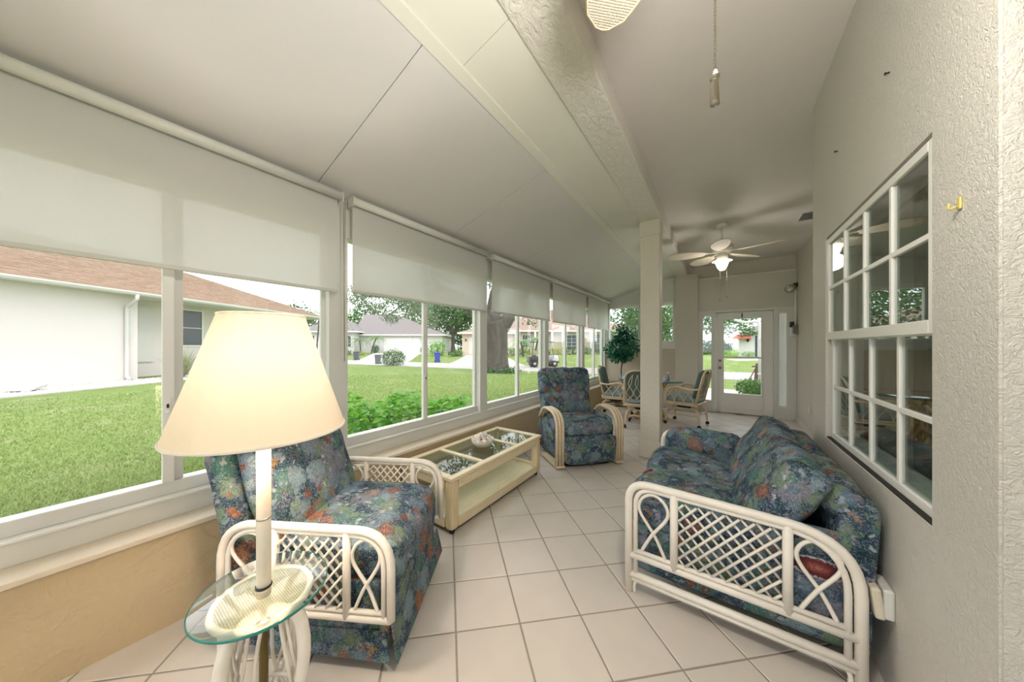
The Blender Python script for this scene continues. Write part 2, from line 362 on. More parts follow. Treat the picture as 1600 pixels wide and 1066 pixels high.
# ------------------------------------------------------------------ ceilings, beam, column, walls
ce = struct('ceiling', 'flat painted ceiling to the right of the beam')
B(-.56, 2.4, -2.4, 8.0, 3.07, 3.17).build('slab', MT['ceil'], ce)
cs = struct('ceiling', 'sloping white insulated roof panels over the window side')
ys = [-2.4, -1.62, -.32, .98, 2.28, 3.58, 4.88, 6.18, 7.48, 8.0]
for a, b in zip(ys, ys[1:]):
    g = .0025
    m = MB(); m.add([(x,y,z+dz) for dz in (0,.09) for x,y,z in ((-2.5,a+g,2.428),(-1.11,a+g,2.832),(-1.11,b-g,2.832),(-2.5,b-g,2.428))], [(3,2,1,0),(4,5,6,7),(0,1,5,4),(1,2,6,5),(2,3,7,6),(3,0,4,7)])
    m.build('roof_panel', MT['panel'], cs)
ys2 = [-2.4, -1.3, 1.2, 3.72, 6.2, 8.0]
for a, b in zip(ys2, ys2[1:]):
    m = MB(); m.add([(x,y,z+dz) for dz in (0,.09) for x,y,z in ((-1.105,a+.002,2.840),(-.775,a+.002,2.915),(-.775,b-.002,2.915),(-1.105,b-.002,2.840))], [(3,2,1,0),(4,5,6,7),(0,1,5,4),(1,2,6,5),(2,3,7,6),(3,0,4,7)])
    m.build('upper_panel', MT['upanel'], cs)
MB().add([(x,y,z) for y in (-2.4,8.0) for x,z in ((-1.145,2.817),(-1.085,2.834),(-1.085,2.85),(-1.145,2.83))], [(0,1,2,3),(7,6,5,4),(0,4,5,1),(1,5,6,2),(2,6,7,3),(3,7,4,0)]).build('joint_strip', MT['upanel'], cs)
B(-2.5, -.55, -2.4, 8.0, 3.1, 3.16).build('roof_deck', MT['panel'], cs)
be = struct('beam', 'textured plaster beam running along the room above the column'); B(-.79, -.555, -2.4, 7.9, 2.9, 3.12).build('beam_body', MT['beam'], be, bevel=.008)
co_ = struct('column', 'square plaster column under the beam')
B(-.788,-.575,4.128,4.34,.10,2.905).build('shaft', MT['col'], co_, bevel=.006)
B(-.803,-.562,4.113,4.356,0,.21).build('plinth', MT['col'], co_, bevel=.012)
B(-.798,-.566,4.118,4.35,2.72,2.903).build('capital', MT['col'], co_, bevel=.008)
wl = struct('wall_left', 'low tan plaster wall under the window row'); B(-2.42,-2.17,-2.4,8.0,-.1,.455).build('wall_body', MT['low'], wl)
B(-2.45,-2.152,-2.4,7.8,.452,.478).build('ledge', MT['ledge'], wl, bevel=.006)
# right wall with window opening (Y 1.60-2.805, z .815-2.045)
wr = struct('wall_right', 'knock-down plaster wall with the gridded window')
m = MB(); X0, X1 = .54, .70
m.box(X0,X1,1.315,1.60,0,3.07); m.box(X0,X1,2.805,3.13,0,3.07); m.box(X0,X1,1.60,2.805,0,.797); m.box(X0,X1,1.60,2.805,2.047,3.07)
m.build('wall_body', MT['wall'], wr)
B(.545,2.4,1.31,1.43,0,3.07).build('wall_return', MT['wall'], wr); B(.70,1.3,3.01,3.13,0,3.07).build('wall_return', MT['wallfar'], wr)
wf = struct('wall_right', 'plain plaster wall beside the entry door'); B(1.14,1.26,3.13,8.0,0,3.07).build('wall_body', MT['wallfar'], wf)
B(1.128,1.14,3.13,7.85,0,.09).build('skirting', MT['wallfar'], wf)
# dim room behind the gridded window
rm = struct('wall_inner', 'walls of the dim room behind the gridded window'); di = M('room_paint', c8(150,138,120), .8)
B(3.4,3.5,1.43,3.01,0,2.7).build('back', di, rm); B(.70,3.4,1.43,3.01,2.6,2.7).build('top', di, rm); B(.70,3.4,1.43,3.01,.0,.05).build('bottom', M('room_floor', c8(110,90,70), .7), rm)
B(.70,3.4,2.98,3.01,.05,2.6).build('side', di, rm)
# rear of the room, behind the photographer: unseen back window added to bring in sky light
wb = struct('wall_back', 'back wall of the porch around the added wide window')
for a in ((-2.42,-2.0),(1.9,2.4)): B(a[0],a[1],-2.45,-2.33,0,3.07).build('wall_pier', MT['wallfar'], wb)
B(-2.0,1.9,-2.45,-2.33,0,.5).build('wall_pier', MT['low'], wb); B(-2.0,1.9,-2.45,-2.33,2.5,3.07).build('wall_pier', MT['wallfar'], wb)
wn = struct('wall_right', 'outer wall of the alcove behind the corner'); B(2.3,2.4,-2.33,1.31,0,.5).build('wall_body', MT['low'], wn); B(2.3,2.4,-2.33,1.31,2.5,3.07).build('wall_body', MT['wallfar'], wn)
def openwin(name, label, x0, x1, y0, y1, z0, z1, nx):
    r = struct(name, label)
    along = 'x' if abs(x1-x0) > abs(y1-y0) else 'y'; t = .03
    for k in range(nx+1):
        u = k/nx
        if along == 'x': q = x0+(x1-x0)*u; B(q-t,q+t,y0,y1,z0,z1).build('post', MT['white'], r)
        else: q = y0+(y1-y0)*u; B(x0,x1,q-t,q+t,z0,z1).build('post', MT['white'], r)
    for z in (z0, z1-.06): B(x0,x1,y0,y1,z,z+.06).build('rail', MT['white'], r)
    if along == 'x': B(x0,x1,(y0+y1)/2-.002,(y0+y1)/2+.002,z0+.06,z1-.06).build('pane', MT['glass'], r)
    else: B((x0+x1)/2-.002,(x0+x1)/2+.002,y0,y1,z0+.06,z1-.06).build('pane', MT['glass'], r)
B(2.3,2.4,-2.33,1.31,.5,2.5).build('wall_body', MT['wallfar'], wn)
openwin('window_20', 'unseen wide window added in the back wall for sky light', -2.0,1.9,-2.42,-2.36,.5,2.5,4)
# ------------------------------------------------------------------ left window row
posts = [-2.25, -.56, 1.15, 2.91, 4.60, 6.29, 7.86]
for k in range(6):
    a, b = posts[k], posts[k+1]; r = struct('window_%d' % (k+1), 'white framed sliding window, bay %d of the row above the low wall' % (k+1))
    A, Bq = a+.05, b-.05; mid = (a+b)/2
    B(-2.41,-2.30,a,b,.478,.575).build('sill_frame', MT['white'], r, bevel=.004); B(-2.41,-2.285,a,b,.575,.588).build('sill_bead', MT['white2'], r, bevel=.003)
    B(-2.41,-2.335,A,Bq,.588,.655).build('bottom_rail', MT['white'], r, bevel=.004)
    B(-2.41,-2.30,a,b,2.2,2.5).build('header', MT['white'], r)
    B(-2.42,-2.295,b-.068,b+.068,.478,2.5).build('post', MT['white'], r, bevel=.004)
    if k == 0: B(-2.42,-2.295,a-.068,a+.068,.478,2.5).build('post', MT['white'], r, bevel=.004)
    B(-2.345,-2.315,A,A+.035,.655,2.2).build('stile', MT['white2'], r, bevel=.003); B(-2.385,-2.355,Bq-.045,Bq,.655,2.2).build('stile', MT['white'], r, bevel=.003)
    B(-2.345,-2.313,mid-.042,mid+.003,.655,2.2).build('stile', MT['white2'], r, bevel=.004); B(-2.385,-2.347,mid-.006,mid+.04,.655,2.2).build('stile', MT['white'], r, bevel=.004)
    B(-2.3475,-2.3455,mid-.004,mid+.001,.66,2.19).build('seal', MT['dark'], r)
    B(-2.332,-2.328,A+.02,mid-.03,.652,2.2).build('pane', MT['glass'], r); B(-2.372,-2.368,mid+.03,Bq-.02,.652,2.2).build('pane', MT['glass'], r)
    l = B(-2.313,-2.303,mid-.03,mid-.012,1.02,1.10).build('latch', MT['white2'], r, bevel=.003); B(-2.303,-2.299,mid-.028,mid-.019,1.05,1.07).build('latch_slot', MT['dark'], l)
names = ['out of sight behind the photographer', 'largest, above the lampshade, wide brownish roof seen under it', 'above the leafy green bush, second along the row', 'above the big oak trunk', 'above the golf cart, behind the far recliner', 'smallest, last before the end wall and ficus']
for k in range(6):
    a, b = posts[k]+.06, posts[k+1]-.03; zb = [1.76,1.757,1.775,1.78,1.77,1.762][k]
    if k == 5: b = 7.80
    t = thing('roller_shade', 'cream roller screen shade half lowered, '+names[k], 'window shade', (-2.19, 0, zb), 0, 'roller shades along the window row')
    r = t; Z = 2.452-zb
    T([(0,a,Z),(0,b,Z)], .029, 14).build('roller', MT['rollerm'], r)
    B(-.0345,-.0335,a+.012,b-.012,.012,Z).build('shade_cloth', MT['screen'], r)
    B(-.043,-.026,a+.01,b-.01,0,.022).build('hem_bar', MT['shaderail'], r, bevel=.004)
    for y in (a-.008, b+.002): B(-.06,.022,y,y+.006,Z-.04,Z+.03).build('bracket', MT['rollerm'], r, bevel=.002)
    T([(.0,b+.028,Z+.0),(-.012,b+.03,-.5 if k == 1 else .03),(-.02,b+.033,-.5 if k == 1 else .03),(-.03,b+.03,Z)], .0025, 5).build('bead_chain', MT['metal'], r)
    tube = MB()
    for q in range(int((Z+(.45 if k == 1 else -.04))/.016)): tube.pad(-.006-.006*q/40, b+.029, Z-.01-q*.016, .007,.007,.007, .003, n=2)
    tube.build('chain_beads', MT['metal'], r, 'stuff')
# ------------------------------------------------------------------ end wall
we = struct('wall_front', 'end wall with the corner windows, pilaster and door recess')
Y0, Y1 = 7.86, 8.0
B(-2.42,-.70,Y0,Y1,0,1.31).build('low_wall', MT['lowend'], we)
m = MB(); m.prism([(-2.42,2.36),(-.70,2.36),(-.70,2.96),(-1.105,2.86),(-2.42,2.46)], 0, .14); 
for i, (x,y,z) in enumerate(m.v): m.v[i] = (x, Y0+z, y)
m.f = [f[::-1] for f in m.f]; m.build('gable', MT['white'], we)
B(-.775,-.36,7.72,8.0,0,2.9).build('pilaster', MT['wallfar'], we, bevel=.006)
B(-.36,1.14,7.85,8.0,2.10,2.77).build('transom_panel', panelpaint('transom', c8(206,202,190)), we)
B(-.36,1.14,7.83,8.0,2.77,2.80).build('picture_ledge', MT['white'], we, bevel=.004); B(-.60,1.14,7.88,8.0,2.80,3.07).build('upper_wall', MT['wallfar'], we)
B(-.36,1.14,7.835,7.99,2.065,2.11).build('door_head', MT['white'], we, bevel=.005)
for x0,x1,z0,z1 in ((-.36,-.29,0,2.065),(-.125,-.05,0,2.065),(.83,.895,0,2.065),(1.02,1.14,0,2.065),(-.29,-.125,0,.24),(.895,1.02,0,.24),(-.29,-.125,2.0,2.065),(.895,1.02,2.0,2.065)):
    B(x0,x1,7.85,7.98,z0,z1).build('door_surround', MT['white'], we)
for q in ((-.06,-.025,0,2.06),(.80,.84,0,2.06),(-.06,.84,2.015,2.07)): B(q[0],q[1],7.955,7.985,q[2],q[3]).build('door_stop', MT['white'], we)
B(.875,1.09,7.838,7.852,.19,.215).build('sidelight_sill', MT['white'], we, bevel=.003)
for n_, x0, x1 in (('window_10',-.29,-.125),('window_11',.895,1.02)):
    r = struct(n_, 'narrow sidelight left of the door' if x0 < 0 else 'narrow sidelight right of the door, clouded at its foot'); B(x0,x1,7.91,7.916,.24,2.0).build('pane', MT['glass'], r)
    for q in (x0, x1-.012): B(q,q+.012,7.87,7.91,.24,2.0).build('bead', MT['white2'], r)
# corner windows in the end wall
r = struct('window_8', 'corner window pair in the end wall behind the ficus'); B(-2.28,-.775,7.87,7.97,1.31,1.49).build('sill_frame', MT['white'], r, bevel=.005); B(-2.28,-.775,7.87,7.97,2.30,2.37).build('header', MT['white'], r)
for x in (-2.28,-1.545,-.84): B(x,x+.065,7.875,7.965,1.49,2.30).build('post', MT['white'], r, bevel=.004)
for x in (-2.215,-1.48): B(x,x+.64,7.92,7.925,1.49,2.30).build('pane', MT['glass'], r)
B(-2.0,-.80,7.80,7.83,2.31,2.36).build('blind_box', MT['white2'], r)
# door
d = struct('door_1', 'white entry door with a tall glazed panel and crossbar', (-.045,7.89,.012))
for x0,x1,z0,z1,n_ in ((0,.12,0,2.04,'stile'),(.70,.868,0,2.04,'stile'),(.12,.70,0,.40,'bottom_rail'),(.12,.70,1.91,2.04,'top_rail')): B(x0,x1,0,.045,z0,z1).build(n_, MT['white2'], d, bevel=.003)
B(.09,.73,-.008,0,.10,.35).build('kick_panel', MT['white2'], d, bevel=.006)
for a in ((.105,.12,.385,1.925),(.70,.715,.385,1.925)): B(a[0],a[1],-.012,.02,a[2],a[3]).build('glazing_bead', MT['white2'], d)
B(.12,.70,-.01,.03,1.115,1.15).build('crossbar', MT['white2'], d, bevel=.003)
for z0,z1 in ((.40,1.115),(1.15,1.91)): B(.12,.70,.018,.023,z0,z1).build('pane', MT['glass'], d)
MB().at((.055,-.0,.915),(PI/2,0,0)).lathe([(.026,0),(.026,.008),(.011,.014),(.011,.035),(.026,.042),(.028,.055),(.018,.066)],16).build('knob', MT['brass'], d)
MB().at((.055,-.0,1.06),(PI/2,0,0)).lathe([(.026,0),(.026,.012),(.016,.02)],16).build('deadbolt', MT['brass'], d)
B(.40,.42,-.012,0,1.93,2.02).build('top_latch', MT['black'], d); B(-.0,.87,-.03,.06,-.012,.0).build('threshold', MT['brass'], d)
# ------------------------------------------------------------------ gridded window in the right wall
r = struct('window_7', 'white gridded sash window of sixteen panes in the plaster wall')
fr = MB(); fr.box(.575,.66,2.765,2.805,.815,2.045); fr.box(.575,.66,1.6,1.64,.815,2.045); fr.box(.575,.66,1.6,2.805,2.01,2.045); fr.box(.575,.66,1.6,2.805,.815,.85); fr.build('frame', MT['white'], r)
B(.545,.60,1.6,2.805,.797,.803).build('sill_shadow', MT['dark'], r)  # dark strip stands in for the shadow under the lower sash
for nm, x, z0, z1 in (('upper_sash', .543, 1.41, 2.035), ('lower_sash', .562, .803, 1.44)):
    y0, y1 = 1.6, 2.79; sx = x+.022; st = MB(); e = .034
    st.box(x,sx,y0,y0+e,z0,z1); st.box(x,sx,y1-e,y1,z0,z1); st.box(x,sx,y0+e,y1-e,z0,z0+e+(.012 if nm[0] == 'u' else 0)); st.box(x,sx,y0+e,y1-e,z1-e,z1)
    so_ = st.build(nm, MT['white2'], r, bevel=.003); za, zc = z0+e+(.012 if nm[0] == 'u' else 0), z1-e; ya, yc = y0+e, y1-e; mw = .010
    for i in range(1,4):
        y = ya+(yc-ya)*i/4; B(x+.002,sx-.004,y-mw,y+mw,za,zc).build('muntin', MT['white2'], so_, bevel=.002)
    zm = (za+zc)/2; B(x+.0025,sx-.0045,ya,yc,zm-mw,zm+mw).build('muntin', MT['white2'], so_, bevel=.002)
    for i in range(4):
        for za_, zb_ in ((za,zm),(zm,zc)): B(x+.010,x+.013,ya+(yc-ya)*i/4,ya+(yc-ya)*(i+1)/4,za_,zb_).build('pane', MT['glassdark'], so_)
# drapes and rod inside
t = thing('drape', 'drawn-back brown drape behind the gridded window', 'curtain', (.95,2.85,.06))
m = MB(); nn = 60; pts = [(.05*math.sin(k*1.1)*(1+.3*math.sin(k*.37)), -.42*k/nn) for k in range(nn+1)]
vs = [(x,y,z) for z in (0.0,2.2) for x,y in pts]; m.add(vs, [(k,k+1,nn+2+k,nn+1+k) for k in range(nn)], True); m.build('drape_cloth', M('drape_fabric', c8(128,112,92), .85, var=.1), t)
T([(0,.1,2.22),(0,-1.3,2.22)], .014, 8).build('rod', MT['white'], t)
# ------------------------------------------------------------------ furniture helpers
def arm_panel(root, name, y, x0, x1, z0, z1, rr, r, xf, xb, feet=None, mat=None, n_lat=5, ztop=None):
    """hooped rattan arm in the plane y: outer hoop, doubled inner hoop, posts at xf / xb, lattice between, loops at the ends"""
    mat = mat or MT['rattan']; zt = ztop or (z1, z1)
    zlo = 0.0 if feet else z0
    hoop = fillet([(x1,y,zlo),(x1,y,zt[1]),(x0,y,zt[0]),(x0,y,zlo)], [0,rr[1],rr[0],0], 8)
    a = T(hoop, r, 10).build(name, mat, root)
    s = 1.75*r
    zb0 = feet if feet else z0
    inner = fillet([(x1-s,y,zb0),(x1-s,y,zt[1]-s*.7),(x0+s,y,zt[0]-s*.7),(x0+s,y,zb0)], [0,rr[1]*.9,rr[0]*.9,0], 8)
    T(inner, r*.62, 8).build('inner_hoop', mat, a)
    T([(x0,y,z0),(x1,y,z0)], r*.9, 10).build('lower_rail', mat, a); T([(x0+s,y,z0+s*.85),(x1-s,y,z0+s*.85)], r*.6, 8).build('lower_rail', mat, a)
    if feet:
        T([(x0,y,feet),(x1,y,feet)], r*.9, 10).build('stretcher', mat, a); T([(x0,y,feet-s*.8),(x1,y,feet-s*.8)], r*.6, 8).build('stretcher', mat, a)
    top = lambda x: zt[0]+(zt[1]-zt[0])*(x-x0)/(x1-x0)
    for x in (xf, xb): T([(x,y,z0),(x,y,top(x)-r*.5)], r*.95, 10).build('upright', mat, a)
    lo, hi = min(xf,xb)+r, max(xf,xb)-r; zl, zh = z0+s*1.1, min(top(lo),top(hi))-s*1.15
    st = (hi-lo)/n_lat; H = zh-zl; sl = 1.15
    for dy, sg in ((-.006,1),(.006,-1)):
        k = -int(H/sl/st)-2
        while k < n_lat+int(H/sl/st)+2:
            p0 = lo+(k+.5)*st; k += 1
            xa, xb_ = (p0, p0+H/sl) if sg > 0 else (p0+H/sl, p0)
            t0, t1 = 0.0, 1.0; dx = xb_-xa
            for b_, s_ in ((lo,1),(hi,-1)):
                v0 = (xa-b_)*s_; dv = dx*s_
                if dv > 0: t0 = max(t0, -v0/dv)
                elif dv < 0: t1 = min(t1, -v0/dv)
            if t1-t0 > .06: T([(xa+dx*t0,y+dy,zl+H*t0),(xa+dx*t1,y+dy,zl+H*t1)], r*.30, 6).build('lattice_slat', mat, a)
    for u0, u1 in ((x0+s+r*.5, min(xf,xb)-r), (max(xf,xb)+r, x1-s-r*.5)):
        m_, hw = (u0+u1)/2, (u1-u0)/2; zz = z0+s; h = min(top(u0),top(u1))-s*1.2-zz
        T(smooth([(m_+hw*.75,y,zz),(m_+hw*.1,y+.004,zz+h*.32),(m_-hw*.85,y,zz+h*.68),(m_-hw*.7,y,zz+h*.9),(m_,y,zz+h),(m_+hw*.7,y,zz+h*.9),(m_+hw*.85,y,zz+h*.68),(m_-hw*.1,y-.004,zz+h*.32),(m_-hw*.75,y,zz)],6), r*.42, 8).build('loop', mat, a)
    return a
# ------------------------------------------------------------------ near recliner
t = thing('recliner', 'reef print recliner with white lattice arms behind the lit lamp', 'armchair', (-1.325,1.05,0), math.radians(31))
f = MT['reefA']
MB().pad(-.34,0,.205,.66,.66,.33,.03,.008,n=8,wr=.001).build('base', f, t)
MB().pad(-.27,0,.43,.62,.63,.16,.06,.03,n=12,wr=.0022,seed=3).build('seat', f, t)
MB().at((.0,0,.24),(0,.06,0)).pad(.01,0,0,.07,.64,.40,.03,.018,n=10,wr=.002,seed=5).build('leg_rest', f, t)
sk = MB(); 
for side in (-1,1): sk.add([(-.64,side*.337,.16),(.02,side*.337,.16),(.045,side*.352,.045),(-.64,side*.345,.06)], [(0,1,2,3) if side < 0 else (3,2,1,0)])
sk.add([(.045,-.34,.2),(.045,.34,.2),(.075,.352,.05),(.075,-.352,.045)], [(0,1,2,3)]); so_ = sk.build('skirt', f, t); md = so_.modifiers.new('thick','SOLIDIFY'); md.thickness = .008; md.offset = 0
MB().at((-.60,0,.70),(0,-.32,0)).pad(0,0,0,.15,.60,.56,.05,.03,n=12,wr=.0025,seed=8).build('back_cushion', f, t)
MB().at((-.72,0,.58),(0,-.26,0)).pad(0,0,0,.11,.68,.66,.035,.012,n=10,wr=.002,seed=9).build('backrest', f, t)
for y in (-.38,.38): arm_panel(t, 'armrest', y, -.70, .06, .25, .61, (.17,.15), .0175, -.13, -.45, n_lat=6)
for y in (-.24,.24): B(-.55,-.02,y-.02,y+.02,.0,.05).build('floor_rail', MT['black'], t, bevel=.004)
# ------------------------------------------------------------------ far recliner
t = thing('recliner', 'reef print recliner with three-pole arched arms beyond the coffee table', 'armchair', (-1.2,3.47,0), math.radians(-41))
f = MT['reefB']
MB().pad(-.36,0,.22,.66,.60,.34,.04,.01,n=8).build('base', f, t)
MB().pad(-.25,0,.42,.58,.62,.17,.07,.035,n=12,wr=.0025,seed=1).build('seat', f, t)
MB().at((.0,0,.20),(0,.05,0)).pad(.02,0,0,.09,.62,.30,.04,.02,n=10,wr=.002,seed=2).build('leg_rest', f, t)
for s in (-1,1): MB().pad(-.38,s*.325,.29,.62,.07,.46,.035,.03,n=10,wr=.002,seed=4).build('side_panel', f, t)
MB().at((-.60,0,.60),(0,-.22,0)).pad(0,0,0,.22,.62,.36,.045,.02,n=12,wr=.003,seed=6).build('back_cushion', f, t)
MB().at((-.665,0,.90),(0,-.22,0)).pad(0,0,0,.20,.68,.33,.045,.02,n=12,wr=.003,seed=7).build('back_cushion', f, t)
MB().at((-.73,0,.62),(0,-.2,0)).pad(0,0,0,.10,.60,.80,.04,.01,n=8).build('backrest', f, t)
for s in (-1,1):
    a = None
    for k in (-1,0,1):
        y = s*.372+k*.036
        p = T(fillet([(.02,y,.02),(.035,y,.62),(-.36,y,.63),(-.50,y,.47)], [0,.28,.1,0], 10), .0185, 8).build('arm_pole' if a else 'armrest', MT['rattan2'], a or t); a = a or p
    B(-.42,.05,s*.372-.05,s*.372+.05,.02,.045).build('arm_foot', MT['rattan2'], a)
B(-.62,-.03,-.27,.27,.0,.05).build('floor_base', MT['black'], t)
# ------------------------------------------------------------------ loveseat
t = thing('loveseat', 'reef print loveseat with white lattice rattan arms under the gridded window', 'sofa', (0,2.5,0))
f = MT['reefC']
MB().pad(.03,0,.23,.84,1.22,.27,.03,.006,n=10).build('base', f, t)
for k in (-1,1):
    MB().pad(-.12,k*.308,.42,.64,.61,.17,.07,.022,n=14,wr=.003,seed=20+k).build('seat_cushion', f, t)
    MB().pad(-.34,k*.308,.24,.10,.61,.24,.04,.015,n=10,wr=.002,seed=30+k).build('leg_rest', f, t)
    MB().at((.225,k*.312,.625),(0,.52,0)).pad(0,0,0,.16,.63,.44,.03,.03,n=14,wr=.004,seed=24+k).build('back_cushion', f, t)
    MB().at((.435,k*.305,.70),(0,.15,0)).pad(0,0,0,.13,.60,.14,.05,.015,n=12,wr=.004,seed=28+k).build('head_roll', f, t)
MB().at((.445,0,.42),(0,.06,0)).pad(0,0,0,.13,1.24,.62,.03,.005,n=10).build('backrest', f, t)
for y in (-.66,.66): arm_panel(t, 'armrest', y, -.41, .452, .205, .60, (.11,.22), .020, .24, -.19, feet=.10, n_lat=7, ztop=(.612,.592))
for x in (-.41,.452):
    for y in (-.66,.66):
        sx = 1 if x < 0 else -1
        T(smooth([(x+sx*.03,y,.0),(x+sx*.03,y,.05),(x+sx*.06,y,.078),(x+sx*.15,y,.082)],4), .009, 6).build('corner_bracket', MT['rattan'], t)
for s in (-1,1): MB().pad(.26,s*.612,.36,.46,.035,.46,.015,.004,n=6).build('side_panel', f, t)
t = thing('throw_pillow', 'small reef print pillow leaning on the far arm of the loveseat', 'pillow', (-.10,3.02,.565), 0)
MB().at((0,0,0),(.28,0,.05)).pad(0,0,0,.50,.13,.23,.06,.03,n=12,wr=.004,seed=41).build('pillow_body', MT['reefB'], t)
# ------------------------------------------------------------------ coffee table
t = thing('coffee_table', 'limed oak coffee table with three glass insets and a lower shelf', 'table', (-1.828,2.26,0))
hx, hy = .295, .685; k1, k2 = MT['oak'], MT['oak2']
for x0,x1,y0,y1,n_ in ((-hx,-hx+.055,-hy,hy,'top_rail'),(hx-.055,hx,-hy,hy,'top_rail'),(-hx+.055,hx-.055,-hy,-hy+.06,'top_rail'),(-hx+.055,hx-.055,hy-.06,hy,'top_rail'),(-hx+.055,hx-.055,-.285,-.245,'crossbar'),(-hx+.055,hx-.055,.245,.285,'crossbar')):
    B(x0,x1,y0,y1,.392,.42).build(n_, k1, t, bevel=.006)
for y0,y1 in ((-hy+.06,-.285),(-.245,.245),(.285,hy-.06)):
    g = B(-hx+.056,hx-.056,y0+.001,y1-.001,.404,.412).build('glass_inset', MT['iglass'], t, bevel=.003)
for x in (-1,1): B(x*(hx-.012),x*(hx-.035),-hy+.09,hy-.09,.325,.392).build('apron', k1, t, bevel=.003)
for y in (-1,1): B(-hx+.09,hx-.09,y*(hy-.012),y*(hy-.035),.325,.392).build('apron', k1, t, bevel=.003)
for x in (-1,1):
    for y in (-1,1):
        x1, y1 = x*(hx-.006), y*(hy-.006)
        B(x1,x1-x*.075,y1,y1-y*.085,.035,.392).build('leg', k2, t, bevel=.022)
        MB().lathe([(.018,0),(.022,.012),(.018,.036)],12,x1-x*.04,y1-y*.045).build('caster', MT['black'], t)
B(-hx+.03,hx-.03,-hy+.03,hy-.03,.06,.085).build('shelf', k1, t, bevel=.003)
for x in (-1,1): B(x*(hx-.012),x*(hx-.035),-hy+.09,hy-.09,.04,.115).build('lower_rail', k1, t, bevel=.003)
for y in (-1,1): B(-hx+.09,hx-.09,y*(hy-.012),y*(hy-.035),.04,.115).build('lower_rail', k1, t, bevel=.003)
bx, by, bz = -1.83, 2.30, .4125
t = thing('bowl', 'round pale bowl heaped with seashells on the coffee table', 'bowl', (bx,by,bz))
MB().lathe([(.045,0),(.075,.008),(.098,.035),(.106,.062),(.100,.062),(.092,.037),(.07,.014),(.0,.012)],28,cap=False).build('bowl_body', M('bowl_glaze', c8(214,202,186), .35, var=.12, vscale=40), t)
sh = [M('shell_white', c8(240,234,224), .45, var=.12, vscale=60), M('shell_tan', c8(228,212,192), .45, var=.2, vscale=50), M('shell_grey', c8(212,208,204), .5, var=.2, vscale=50)]
def shellmesh():
    m = MB(); pts = []; rad = []
    for k in range(26):
        a = k*.62; q = k/25; rr_ = .004+.017*q**1.3
        pts.append((rr_*math.cos(a)*.6, rr_*math.sin(a)*.6, .022-.034*q)); rad.append(.0025+.0125*q**1.2*(1-.3*(q > .96)))
    m.tube(pts, rad, 7); return m
sm_ = shellmesh(); smes = None; lay = [(7,.066,.068),(6,.047,.09),(4,.026,.108),(9,.088,.074),(1,0,.12)]
for n_, rr_, z in lay:
    for k in range(n_):
        a = 2*PI*k/n_+z*40; o = sm_.build('seashell', sh[(k+n_) % 3])
        o.location = (bx+rr_*math.cos(a), by+rr_*math.sin(a), bz+z-.012); o.rotation_euler = (random.uniform(0,6),random.uniform(0,6),random.uniform(0,6)); o.scale = [random.uniform(1.0,1.35)]*3
        tag(o, 'small pale seashell heaped in the bowl on the coffee table', 'seashell', 'seashells in the bowl')
# ------------------------------------------------------------------ floor lamp with tray table
t = thing('floor_lamp', 'lit floor lamp with pleated cream shade and round glass tray table', 'lamp', (-1.213,.362,0))
m = MB(); nseg = 300; vs = []; rows = 10
for i in range(rows+1):
    q = i/rows; rr_ = .238+(.117-.238)*q; z = 1.095+.375*q
    for k in range(nseg):
        a = 2*PI*k/nseg; d = (.0012 if k % 2 else -.0012)*(1.2-.5*q)+.0006*math.sin(a*23+q*2)
        vs.append(((rr_+d)*math.cos(a+q*.01), (rr_+d)*math.sin(a+q*.01), z))
m.add(vs, [(i*nseg+k, i*nseg+(k+1) % nseg, (i+1)*nseg+(k+1) % nseg, (i+1)*nseg+k) for i in range(rows) for k in range(nseg)], True)
s_ = m.build('lamp_shade', sheer('pleated_shade', c8(247,230,204), .028, 0, weave=(220,220,6)), t)
hem = sheer('shade_hem', c8(248,242,230), .25, 0)
T([(.238*math.cos(k*PI/32),.238*math.sin(k*PI/32),1.096) for k in range(64)], .0055, 8, True).build('hem', hem, s_); T([(.117*math.cos(k*PI/24),.117*math.sin(k*PI/24),1.47) for k in range(48)], .004, 8, True).build('hem', hem, s_)
T([(0,0,.54),(0,0,1.16)], .0205, 16).build('pole', MT['rattan'], t); T([(0,0,.03),(0,0,.56)], .013, 12).build('pole_core', M('olive_brass', c8(120,104,60), .35, .6), t)
T([(0,0,.8),(0,0,.806)], .0215, 16).build('ferrule', MT['metal'], t); T([(0,0,.574),(0,0,.582)], .0235, 16).build('pole_collar', MT['black'], t)
MB().lathe([(.016,1.16),(.018,1.2),(.014,1.22)],12).build('socket', MT['brass'], t)
bu = MB().lathe([(.010,1.20),(.016,1.21),(.027,1.235),(.027,1.25),(.016,1.27),(.002,1.276)],16).build('bulb', emit('warm_bulb', (1,.78,.5), 12), t)
for k in range(3):
    a = k*2*PI/3+.4; T([(.0,0,1.405),(.112*math.cos(a),.112*math.sin(a),1.462)], .0018, 5).build('spider_wire', MT['brass'], s_)
T([(0,0,1.19),(.055,0,1.25),(.045,0,1.37),(0,0,1.41)], .0016, 5).build('harp', MT['brass'], s_); T([(0,0,1.19),(-.055,0,1.25),(-.045,0,1.37),(0,0,1.41)], .0016, 5).build('harp', MT['brass'], s_)
L = bpy.data.lights.new('lamp_bulb_light', 'POINT'); L.energy = LAMP; L.color = (1,.94,.87); L.shadow_soft_size = .035
lo = bpy.data.objects.new('lamp_bulb_light', L); COL.objects.link(lo); lo.parent = t; lo.location = (0,0,1.30)
m = MB().lathe([(.025,.560),(.182,.560),(.1845,.563),(.1845,.567),(.182,.570),(.025,.570)],72,cap=False); 
g = m.build('glass_top', MT['tglass'], t)
MB().lathe([(.1843,.5605),(.186,.5625),(.186,.5675),(.1843,.5695)],72,cap=False).build('glass_edge', MT['gedge'], g)
MB().lathe([(.0,.540),(.130,.540),(.130,.548),(.0,.548)],48,cap=False).build('cane_disc', MT['cane'], t)
